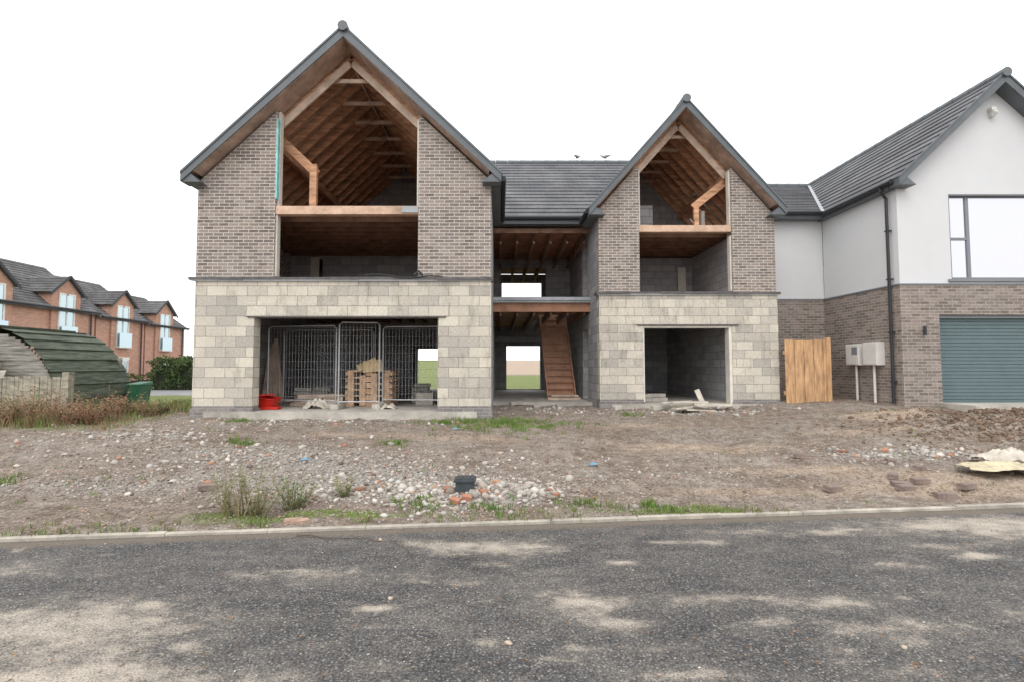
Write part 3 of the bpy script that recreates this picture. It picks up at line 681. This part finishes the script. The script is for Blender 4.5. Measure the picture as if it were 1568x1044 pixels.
# ---------------------------------------------------------------- LEFT BACKGROUND HOUSES
def terrace(y0,y1,base,ea,ri,dorms):
    E=empty('brick_house'); X=-28.0
    mb=MB(); mb.box(X-7.5,X,y0,y1,base-.6,ea)
    mb.pxz([(X-7.5,ea),(X,ea),(X-3.75,ri)],y0,y0+.25); mb.pxz([(X-7.5,ea),(X,ea),(X-3.75,ri)],y1-.25,y1)
    for d in dorms:
        mb.pyz([(d-1.05,base-.5),(d+1.05,base-.5),(d+1.05,ea+1.0),(d,ea+1.95),(d-1.05,ea+1.0)],X-1.5,X+.12)
    mb.build('brick_walls',ORBRICK,E)
    mb=MB(); s=(ri-ea)/3.75
    slope(mb,(X+.35,y0-.1,ea-.35*s+.12),(X+.35,y1+.1,ea-.35*s+.12),(X-3.75,y0-.1,ri+.12)); slope(mb,(X-7.85,y0-.1,ea-.35*s+.12),(X-7.85,y1+.1,ea-.35*s+.12),(X-3.75,y0-.1,ri+.12))
    for d in dorms:
        zp=ea+2.08
        for sg in (-1,1): slope(mb,(X+.3,d+sg*1.3,zp-1.3*.9),(X-2.9,d+sg*1.3,zp-1.3*.9),(X+.3,d,zp))
    mb.build('roof_tiles',[TILE2,FASC],E)
    mb=MB(); mb.tube([(X+.42,y0,ea-.05),(X+.42,y1,ea-.05)],.07,6)
    for d in dorms:
        for sg in (-1,1): mb.beam((X+.33,d+sg*1.35,ea+.80),(X+.33,d,ea+2.08),.03,.16,(1,0,0))
    mb.tube([(X+.1,y1-.4,base-.3),(X+.1,y1-.4,ea)],.05,6)
    mb.build('gutter_and_barge',DARK,E)
    mf=MB(); mg=MB()
    for d in dorms:
        z0,z1=base+3.1,ea+.95; x=X+.12
        for a in (-.55,.0,.55): mf.box(x,x+.06,d+a-.05,d+a+.05,z0,z1)
        mf.box(x,x+.06,d-.5,d+.5,z1-.1,z1-.002); mf.box(x,x+.06,d-.5,d+.5,z0,z0+.08); mf.box(x,x+.3,d-.62,d+.62,z0-.08,z0-.002)
        mg.box(x+.005,x+.03,d-.5,d+.5,z0,z1); mg.box(x+.28,x+.29,d-.6,d+.6,z0,z0+1.0)
        z0,z1=base+.95,base+2.15
        for a in (-.6,0,.6): mf.box(x,x+.06,d+a-.04,d+a+.04,z0,z1)
        mf.box(x,x+.06,d-.56,d+.56,z1-.08,z1-.002); mf.box(x,x+.1,d-.65,d+.65,z0-.08,z0-.002); mf.box(x,x+.05,d-.75,d+.75,z1+.002,z1+.2)
        mg.box(x+.005,x+.03,d-.56,d+.56,z0,z1-.08)
    for yy in np.arange(y0+1,y1-1,4.7):
        if all(abs(yy-d)>1.9 for d in dorms):
            mf.box(X,X+.05,yy-.5,yy+.5,base+.05,base+2.1)
    mf.build('window_frames',WHITE,E); mg.build('window_glass',GLASS2,E)
terrace(22,34.2,0,5.25,8.3,[27.2,31.8]); terrace(34.35,39,-.1,5.05,7.9,[36.6]); terrace(39.15,44,-.2,4.9,7.5,[41.2])

# ---------------------------------------------------------------- SHED, fence, bin
SH=empty('barrel_roof_shed'); mb=MB(); cx,R0,y0,y1=-15.6,2.35,15.0,18.0; n=19
for i in range(n):
    a0=math.pi*i/n*1.0; a1=math.pi*(i+1)/n
    r0=R0+.045; r1=R0
    f=lambda a,r,y:(cx+r*math.cos(a),y,.15+r*1.13*math.sin(a))
    mb.add([f(a0,r0,y0-.1),f(a0,r0,y1),f(a1,r1,y1),f(a1,r1,y0-.1),f(a0,R0-.02,y0-.1),f(a0,R0-.02,y1)],[(0,1,2,3),(0,4,5,1)])
mb.build('curved_roof_boards',SHEDM,SH,fixn=False)
mb=MB(); z=.1
while z<2.72:
    w=math.sqrt(max(.01,1-((z+.1)/2.70)**2))*R0-.03
    mb.box(cx-w,cx+w,y0+.05+random.uniform(-.01,.01),y0+.09,z,z+.085); z+=.088
mb.box(cx-2,cx+2,y1-.15,y1-.1,.1,1.9); mb.build('end_boards',simple('grey_shed_end',(.30,.28,.25),.9,.5,2.5,stretch=(.6,1,6)),SH)
mb=MB()
for i in range(5):
    mb.beam((-17.2+.3*i,14.7-.1*i,1.0+.05*i),(-15.2+.25*i,14.8-.1*i,1.9-.22*i),.5,.03,(0,.35,1))
mb.build('loose_sheets',simple('pale_sheet',(.42,.38,.33),.8,.45,3),SH)
WF=empty('weathered_timber_fence'); mb=MB(); x=-17
while x<-10.9:
    mb.box(x,x+.095,12.6+random.uniform(-.01,.01),12.625,.15,1.32+random.uniform(-.05,.04)); x+=.105
for x in (-13,-10.95): mb.box(x-.06,x+.1,12.52,12.7,0,1.45)
mb.box(-17,-10.9,12.63,12.67,.5,.6); mb.box(-17,-10.9,12.63,12.67,1.1,1.2)
mb.build('fence_boards',OLDWOOD,WF)
B=empty('wheelie_bin'); mb=MB(); bx,by,bz=-12.95,17.9,.0
mb.add([(bx-.18,by-.25,bz),(bx+.18,by-.25,bz),(bx+.18,by+.2,bz),(bx-.18,by+.2,bz),(bx-.23,by-.33,bz+.92),(bx+.23,by-.33,bz+.92),(bx+.23,by+.33,bz+.92),(bx-.23,by+.33,bz+.92)],[(0,3,2,1),(4,5,6,7),(0,1,5,4),(1,2,6,5),(2,3,7,6),(3,0,4,7)])
mb.add([(bx-.25,by-.36,bz+.925),(bx+.25,by-.36,bz+.925),(bx+.25,by+.36,bz+.925),(bx-.25,by+.36,bz+.925),(bx-.23,by-.34,bz+.97),(bx+.23,by-.34,bz+.97),(bx+.23,by+.36,bz+1.04),(bx-.23,by+.36,bz+1.04)],[(0,3,2,1),(4,5,6,7),(0,1,5,4),(1,2,6,5),(2,3,7,6),(3,0,4,7)])
mb.tube([(bx-.23,by+.42,bz+.92),(bx+.23,by+.42,bz+.92)],.02,6)
for s_ in (-1,1): mb.tube([(bx+s_*.19,by+.25,bz+.1),(bx+s_*.25,by+.25,bz+.1)],.1,10)
mb.build('bin_body',BINM,B,bevel=.015)
mb=MB(); 
mb.box(-26.3,-13.5,24.5,60,.0,.16); mb.build('access_road',simple('pale_tarmac',(.24,.24,.24),.9,.15,1))

# ---------------------------------------------------------------- VEGETATION
def blades(name,clumps,mat=LEAF):
    V=[];F=[];C=[]
    for (x,y,z,rad,n,h,col,w,lean) in clumps:
        for _ in range(n):
            a=random.uniform(0,6.283); r=rad*math.sqrt(random.random()); bx=x+r*math.cos(a); by=y+r*math.sin(a)
            hh=h*random.uniform(.45,1.1); la=random.uniform(0,6.283); l=lean*hh*random.uniform(.2,1.0)
            dx,dy=math.cos(la)*l,math.sin(la)*l; pa=random.uniform(0,3.14); wx,wy=math.cos(pa)*w/2,math.sin(pa)*w/2
            k=random.uniform(.6,1.35); cc=[min(1,c*k*random.uniform(.9,1.1)) for c in col]+[1]
            i=len(V)
            V+= [(bx-wx,by-wy,z-.03),(bx+wx,by+wy,z-.03),(bx+dx*.4-wx*.8,by+dy*.4-wy*.8,z+hh*.55),(bx+dx*.4+wx*.8,by+dy*.4+wy*.8,z+hh*.55),(bx+dx,by+dy,z+hh)]
            F+= [(i,i+1,i+3,i+2),(i+2,i+3,i+4)]; C+=[cc]*5
    me=bpy.data.meshes.new(name); me.from_pydata(V,[],F); a=me.attributes.new('Col','FLOAT_COLOR','POINT'); a.data.foreach_set('color',np.array(C,np.float32).reshape(-1)); me.materials.append(mat)
    ob=bpy.data.objects.new(name,me); scene.collection.objects.link(ob); return ob
def plant(name,x,y,h,rad,n,leafc,twigc,ls=.03,ob_extra=None):
    V=[];F=[];C=[]; z=hgt(x,y)-.02
    for _ in range(n):
        a=random.uniform(0,6.283); r=rad*random.random()*.35; p=Vector((x+r*math.cos(a),y+r*math.sin(a),z)); d=Vector((math.cos(a)*random.uniform(.1,.6),math.sin(a)*random.uniform(.1,.6),1)).normalized()
        hh=h*random.uniform(.4,1.0); st=8
        for i in range(st):
            q=p+d*hh/st; d=(d+Vector((random.uniform(-.15,.15),random.uniform(-.15,.15),-.02))).normalized()
            w=.004*(1-i/st)+.0015; k=len(V); s_=Vector((w,0,0)); V+=[p-s_,p+s_,q+s_*.8,q-s_*.8]; F.append((k,k+1,k+2,k+3)); C+=[list(twigc)+[1]]*4
            for _l in range(3):
                la=random.uniform(0,6.283); ld=Vector((math.cos(la),math.sin(la),random.uniform(-.2,.7))); L=ls*random.uniform(.6,1.5); sd=ld.cross(Vector((0,0,1))).normalized()*L*.28; k=len(V)
                kk=random.uniform(.55,1.5); V+=[q,q+ld*L*.5+sd,q+ld*L,q+ld*L*.5-sd]; F.append((k,k+1,k+2,k+3)); C+=[[c*kk for c in leafc]+[1]]*4
            p=q
    me=bpy.data.meshes.new(name); me.from_pydata([tuple(v) for v in V],[],F); a=me.attributes.new('Col','FLOAT_COLOR','POINT'); a.data.foreach_set('color',np.array(C,np.float32).reshape(-1)); me.materials.append(LEAF)
    ob=bpy.data.objects.new(name,me); scene.collection.objects.link(ob); return ob
g1=(.14,.22,.05);g2=(.20,.25,.09);dry=(.38,.28,.17);red=(.30,.18,.11)
plant('tall_weed',-2.62,5.42,.58,.38,30,(.15,.19,.07),(.28,.22,.13)); plant('tall_weed',-2.88,5.35,.5,.32,22,(.17,.19,.08),(.28,.22,.13)); plant('tall_weed',-2.28,5.6,.42,.28,30,(.12,.18,.06),(.25,.2,.12)); plant('tall_weed',-1.85,6.0,.36,.16,14,(.17,.21,.08),(.28,.23,.12))
plant('tall_weed',-2.75,6.3,.62,.08,3,(.2,.18,.1),(.3,.24,.14),.02); plant('tall_weed',-2.72,5.3,.85,.12,5,(.25,.2,.12),(.35,.28,.16),.02)
cl=[]
def gz(x,y): return hgt(x,y)
for _ in range(420):
    x=random.gauss(.25,.75);y=random.gauss(10.3,.42)
    if mn.noise(Vector((x*2.5,y*2.5,4)))>-.1: cl.append((x,y,gz(x,y),.08,8,.08,g1,.012,.6))
for _ in range(160):
    x=random.gauss(-.6,.6);y=random.gauss(10.8,.3); cl.append((x,y,gz(x,y),.07,6,.08,g2,.012,.6))
for _ in range(330):
    x=random.uniform(-5,3.2);y=5.09+.106*x+abs(random.gauss(.12,.13)); 
    if mn.noise(Vector((x*1.3,0,3)))>-.05: cl.append((x,y,gz(x,y),.04,5,.07,random.choice((g1,g2,(.2,.2,.08))),.008,.8))
for _ in range(380):
    x=random.uniform(-8,9);y=random.uniform(5.4,12.5)
    if mn.noise(Vector((x*.7,y*.9,9)))>.15: cl.append((x,y,gz(x,y),.07,7,.05,random.choice((g1,g2)),.010,.8))
for gx,gy in ((-1.8,8.6),(-4.4,8.6),(-6.4,6.4),(-5.4,10.4),(1.0,5.65),(1.7,5.55),(-.9,5.6),(-.1,5.45),(3.1,11.9),(-1.1,10.4)):
    for _ in range(26):
        x=random.gauss(gx,.16);y=random.gauss(gy,.10); cl.append((x,y,gz(x,y),.05,6,.08,g1,.012,.7))
blades('grass_and_weeds',cl)
cl=[]
for _ in range(900):
    x=random.uniform(-13.5,-7.3);y=random.uniform(9.6,14.5)
    t=sm((-7.3-x)/2.5)
    cl.append((x,y,gz(x,y),.15,9,.10+.36*t*random.random(),random.choice((dry,red,red,(.28,.24,.12),g2,g1)),.009,.6))
for _ in range(500):
    x=random.uniform(-12,-7);y=random.uniform(12,20); cl.append((x,y,gz(x,y),.2,8,.16,random.choice((g1,g2)),.015,.6))
blades('rough_grass_verge',cl)
for i in range(44):
    x=random.uniform(-11.6,-7.9);y=random.uniform(9.9,12.4); plant('dry_shrub',x,y,random.uniform(.5,.95)*(1 if x<-9 else .7),.5,22,random.choice(((.30,.17,.10),(.32,.23,.12),(.15,.18,.06))),(.26,.17,.11),.04)
def hedge(name,x0,x1,y0,y1,z0,h,n,col,ls=.12):
    V=[];F=[];C=[]
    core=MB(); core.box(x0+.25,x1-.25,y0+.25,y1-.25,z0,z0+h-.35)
    for _ in range(n):
        u,v,w=random.random(),random.random(),random.random()
        f=random.random(); 
        if f<.35: v=random.random()*.12
        elif f<.6: w=1-random.random()*.12
        elif f<.8: u=random.choice((random.random()*.1,1-random.random()*.1))
        p=Vector((x0+(x1-x0)*u,y0+(y1-y0)*v,z0+h*w)); p+=Vector((mn.noise(p*1.4),mn.noise(p*1.4+Vector((5,0,0))),mn.noise(p*1.4+Vector((0,5,0)))))*.5
        a=Vector((random.uniform(-1,1),random.uniform(-1,1),random.uniform(-.5,1))).normalized(); b_=a.cross(Vector((.3,.7,.2))).normalized()
        L=ls*random.uniform(.6,1.4); k=len(V); V+=[p,p+a*L*.5+b_*L*.35,p+a*L,p+a*L*.5-b_*L*.35]; F.append((k,k+1,k+2,k+3))
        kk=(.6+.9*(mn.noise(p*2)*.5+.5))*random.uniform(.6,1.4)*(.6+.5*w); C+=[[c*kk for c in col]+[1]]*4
    E=empty(name)
    me=bpy.data.meshes.new('leaves'); me.from_pydata([tuple(v) for v in V],[],F); a=me.attributes.new('Col','FLOAT_COLOR','POINT'); a.data.foreach_set('color',np.array(C,np.float32).reshape(-1)); me.materials.append(LEAF)
    ob=bpy.data.objects.new('leaves',me); scene.collection.objects.link(ob); ob.parent=E
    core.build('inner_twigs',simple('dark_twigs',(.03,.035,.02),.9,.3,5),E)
hedge('evergreen_hedge',-21.2,-17.6,30,33,-.1,2.1,9000,(.08,.12,.045))
hedge('evergreen_hedge',-27.2,-26.4,30,44,-.1,1.0,5000,(.08,.12,.04))

# ---------------------------------------------------------------- LOOSE STONE
import bmesh
bm=bmesh.new(); bmesh.ops.create_icosphere(bm,subdivisions=1,radius=1); ico_v=np.array([v.co[:] for v in bm.verts],np.float32); ico_f=np.array([[v.index for v in f.verts] for f in bm.faces],np.int32); bm.free()
def stones(name,pts,sizes,cols,flat=.55,mat=STONE):
    n=len(pts); pts=np.array(pts,np.float32); sizes=np.array(sizes,np.float32); cols=np.array(cols,np.float32)
    V=np.repeat(ico_v[None],n,0)*(1+rng.uniform(-.32,.32,(n,12,1)).astype(np.float32))
    sc=np.stack([rng.uniform(.7,1.4,n),rng.uniform(.6,1.1,n),rng.uniform(.4,.9,n)],-1)
    V=V*sc[:,None,:]
    a=rng.uniform(0,6.283,n); t=rng.uniform(-.5,.5,n)
    y=V[:,:,1]*np.cos(t)[:,None]-V[:,:,2]*np.sin(t)[:,None]; z=V[:,:,1]*np.sin(t)[:,None]+V[:,:,2]*np.cos(t)[:,None]
    x=V[:,:,0]*np.cos(a)[:,None]-y*np.sin(a)[:,None]; y2=V[:,:,0]*np.sin(a)[:,None]+y*np.cos(a)[:,None]
    W=np.stack([x,y2,z*flat/.55],-1)*sizes[:,None,None]*.5+pts[:,None,:]; W[:,:,2]+=sizes[:,None]*.10
    Fc=(ico_f[None]+(np.arange(n)*12)[:,None,None]).reshape(-1,3)
    me=bpy.data.meshes.new(name); me.vertices.add(n*12); me.vertices.foreach_set('co',W.reshape(-1).astype(np.float32))
    nf=len(Fc); me.loops.add(nf*3); me.loops.foreach_set('vertex_index',Fc.reshape(-1).astype(np.int32)); me.polygons.add(nf)
    me.polygons.foreach_set('loop_start',np.arange(0,nf*3,3,dtype=np.int32)); me.update(calc_edges=True); me.validate()
    at=me.attributes.new('Col','FLOAT_COLOR','POINT'); cc=np.concatenate([np.repeat(cols,12,0),np.ones((n*12,1),np.float32)],1); at.data.foreach_set('color',cc.reshape(-1).astype(np.float32))
    me.materials.append(mat); ob=bpy.data.objects.new(name,me); scene.collection.objects.link(ob); return ob
def scol(g=0.5):
    r=random.random(); k=random.uniform(.7,1.2)
    if r<.25+.35*g: c=(.42,.38,.335)
    elif r<.85: c=(.30,.24,.195)
    elif r<.93: c=(.17,.135,.115)
    elif r<.96: c=(.54,.50,.45)
    else: c=(.42,.25,.18)
    return [min(.8,v*k) for v in c]
P=[];S_=[];C=[]
while len(P)<22000:
    y=4.9+8.2*random.random()**1.35; x=random.uniform(-1.02,1.12)*(y+.4)
    if kd(x,y)<.09 or x>14: continue
    if (x>-6.9 and x<-.1 and y>10.9) or (x>2.5 and x<7.5 and y>13.1) or (x>9.5 and y>11.8): continue
    g=G(x,y,GRAV); dens=.12+.7*g+.35*mn.noise(Vector((x*1.1,y*1.3,7)))
    if random.random()>dens: continue
    s_=random.lognormvariate(math.log(.013+.012*g),.5); s_=min(s_,.09)
    P.append((x,y,hgt(x,y))); S_.append(s_); C.append(scol(g))
stones('gravel',P,S_,C)
P=[];S_=[];C=[]
for mx,my,sx,sy,n,ms in ((-.4,5.95,.62,.26,560,.055),(-.9,6.4,.9,.35,320,.045),(6.7,8.0,1.1,.3,300,.05),(-3.6,7.7,1.5,.5,320,.045),(-6.3,8.8,1.2,.35,180,.05),(4.9,12.3,1.0,.35,140,.06),(-4,10.3,2.2,.35,220,.045),(1.6,12.6,1.2,.6,160,.05),(.2,7.3,1.6,.5,160,.035),(-1.5,7.2,2.2,.6,260,.038)):
    for _ in range(n):
        x=random.gauss(mx,sx);y=random.gauss(my,sy)
        if kd(x,y)<.12 or (x<-.1 and x>-7 and y>10.9): continue
        k=random.uniform(.7,1.25); c=random.choice(((.49,.465,.43),(.44,.40,.355),(.52,.48,.43),(.35,.30,.25),(.42,.22,.14) if random.random()<.3 else (.42,.39,.35)))
        P.append((x,y,hgt(x,y))); S_.append(min(.14,random.lognormvariate(math.log(ms),.45))); C.append([v*k for v in c])
stones('rubble',P,S_,C)
P=[];S_=[];C=[]
for _ in range(4200):
    x=random.gauss(10.9,1.7);y=random.gauss(9.5,.6)
    if y>11.6: continue
    k=random.uniform(.6,1.2); P.append((x,y,hgt(x,y))); S_.append(min(.12,random.lognormvariate(math.log(.038),.5))); C.append([.20*k,.14*k,.10*k])
for _ in range(2200):
    x=random.uniform(-8,10);y=random.uniform(5.5,10.5); k=random.uniform(.7,1.2)
    if mn.noise(Vector((x,y,1)))>0: P.append((x,y,hgt(x,y))); S_.append(random.uniform(.015,.045)); C.append([.27*k,.205*k,.155*k])
stones('soil_clods',P,S_,C,.7)
P=[];S_=[];C=[]
for _ in range(5200):
    y=1.9+3.4*random.random(); x=random.uniform(-1.1,1.15)*y
    if kd(x,y)>-.02: continue
    if random.random()>.35+G(x,y,DUST)*.6+(.4 if kd(x,y)>-.5 else 0): continue
    P.append((x,y,.002+.012*mn.noise(Vector((x*.5,kd(x,y)*.7,1))))); S_.append(min(.03,random.lognormvariate(math.log(.0075),.45))); C.append(scol())
for x,y,s_ in ((.05,2.95,.05),(-.75,3.5,.045),(1.55,2.5,.05),(-1.1,4.65,.05),(2.3,2.9,.04),(1.15,2.35,.035)):
    P.append((x,y,0)); S_.append(s_); C.append([.5,.42,.33])
stones('road_grit',P,S_,C,.4)
V=[];F_=[];C=[]
for _ in range(320):
    y=2.2+3.0*random.random(); x=random.uniform(-1.1,1.1)*y
    if kd(x,y)>-.02: continue
    a=random.uniform(0,6.28); L=random.uniform(.012,.03); ca,sa=math.cos(a)*L,math.sin(a)*L; k=len(V); z=.016
    V+=[(x,y,z),(x+ca*.5-sa*.35,y+sa*.5+ca*.35,z+.006),(x+ca,y+sa,z+.002),(x+ca*.5+sa*.35,y+sa*.5-ca*.35,z+.007)]; F_.append((k,k+1,k+2,k+3)); kk=random.uniform(.5,1.3); C+=[[.25*kk,.14*kk,.07*kk,1]]*4
me=bpy.data.meshes.new('fallen_leaves'); me.from_pydata(V,[],F_); a=me.attributes.new('Col','FLOAT_COLOR','POINT'); a.data.foreach_set('color',np.array(C,np.float32).reshape(-1)); me.materials.append(LEAF); scene.collection.objects.link(bpy.data.objects.new('fallen_leaves',me))
mb=MB(); mb.tube([(-1.9+.13*i,4.72-.02*i+.03*math.sin(i*1.7),.018+.004*(i%2)) for i in range(9)],[.006-.0005*i for i in range(9)],5); mb.tube([(-.95,4.55,.018),(-.8,4.38,.018),(-.72,4.2,.018)],.003,4); mb.build('fallen_twig',simple('twig_bark',(.10,.07,.05),.9,.3,10))
mb=MB(); 
for x,y,w in ((-2.05,5.12,.15),):
    z=.05
    pts=[(x+w*math.cos(t)*random.uniform(.7,1.1),y+w*.45*math.sin(t),z) for t in np.linspace(0,5.4,7)]
    mb.add(pts+[(p[0],p[1],p[2]-.03) for p in pts],[tuple(range(7))]+[(i,i+7,(i+1)%7+7,(i+1)%7) for i in range(7)])
mb.build('terracotta_shard',simple('terracotta',(.42,.28,.21),.9,.3,8))
def lb(x,y,a,sz=(.215,.102,.068),tilt=0.0,name='loose_brick',mat=BRK,dz=0.0):
    mb=MB(); w,d,h=sz; mb.box(-w/2,w/2,-d/2,d/2,0,h); 
    zz=max(hgt(x+dx,y+dy) for dx in (-.09,0,.09) for dy in (-.05,0,.05))
    ob=mb.build(name,mat,None,bevel=.0025); ob.location=(x,y,zz-.012+dz); ob.rotation_euler=(tilt,tilt*.5,a)
    return ob
for x,y,a,t in ((5.2,6.45,.2,.1),(5.45,6.95,.9,0),(5.28,6.62,-.3,.15),(5.42,6.12,-.2,0),(5.6,6.7,.1,.05),(6.05,7.25,.6,.1),(4.72,7.85,-.5,.05),(4.2,6.35,.3,.1),(6.0,7.7,1.1,0),(-3.6,6.2,.6,.15),(5.9,6.35,.3,0)):
    lb(x,y,a,tilt=t)
D=empty('plastic_drain_gully'); z=hgt(-.42,5.98)
mb=MB(); mb.box(-.52,-.30,5.9,6.1,z+.0,z+.11); mb.box(-.54,-.28,5.88,6.12,z+.112,z+.145); 
for i in range(5): mb.box(-.51+.044*i,-.485+.044*i,5.9,6.1,z+.147,z+.156)
mb.build('gully_pot',simple('black_plastic',(.05,.06,.068),.5,.2,6),D,bevel=.006)
RB=simple('red_brick_bit',(.42,.20,.13),.9,.3,10)
for x,y,a in ((-.62,6.0,.4),(-.38,5.75,.1),(-.2,5.9,.7),(-.5,5.7,-.4)): lb(x,y,a,(.11,.07,.05),.3,'brick_fragment',RB,dz=.0)
mb=MB()
for x,y in ((1.35,7.4),(-2.9,7.3),(-.9,9.6)):
    z=hgt(x,y)+.015; mb.add([(x,y,z),(x+.11,y+.02,z+.02),(x+.12,y+.08,z),(x+.05,y+.11,z+.035),(x-.02,y+.07,z+.01)],[(0,1,2,3,4)])
mb.build('blue_plastic_scrap',simple('blue_plastic',(.16,.32,.45),.5,.2,8),fixn=False)

# ---------------------------------------------------------------- world, sun, camera
w=bpy.data.worlds.new('World'); scene.world=w; w.use_nodes=True; nt=w.node_tree; bg=nt.nodes['Background']
sky=nt.nodes.new('ShaderNodeTexSky'); sky.sky_type='NISHITA'; sky.sun_disc=False; sky.sun_elevation=math.radians(48); sky.sun_rotation=math.radians(205); sky.dust_density=4; sky.air_density=1.2
hs=nt.nodes.new('ShaderNodeHueSaturation'); hs.inputs['Saturation'].default_value=.12; nt.links.new(sky.outputs[0],hs.inputs['Color'])
mx=nt.nodes.new('ShaderNodeMixRGB'); mx.inputs[0].default_value=.85; nt.links.new(hs.outputs[0],mx.inputs[1]); mx.inputs[2].default_value=(12.4,12.45,12.6,1)
nt.links.new(mx.outputs[0],bg.inputs[0]); bg.inputs[1].default_value=.15
sd=bpy.data.lights.new('sun','SUN'); sd.energy=.75; sd.angle=math.radians(35); sd.color=(1,.97,.93)
so=bpy.data.objects.new('sun',sd); scene.collection.objects.link(so)
el=math.radians(48); az=math.radians(205)
dv=Vector((math.sin(az)*math.cos(el),math.cos(az)*math.cos(el),math.sin(el)))
so.rotation_euler=dv.to_track_quat('Z','Y').to_euler()
cd=bpy.data.cameras.new('camera'); co=bpy.data.objects.new('camera',cd); scene.collection.objects.link(co)
cd.sensor_width=36; cd.lens=760/1568*36; cd.shift_x=19/1568; cd.clip_start=.05; cd.clip_end=3000
co.location=(0,0,1.6); co.rotation_euler=(math.radians(90+2.86),0,0); scene.camera=co
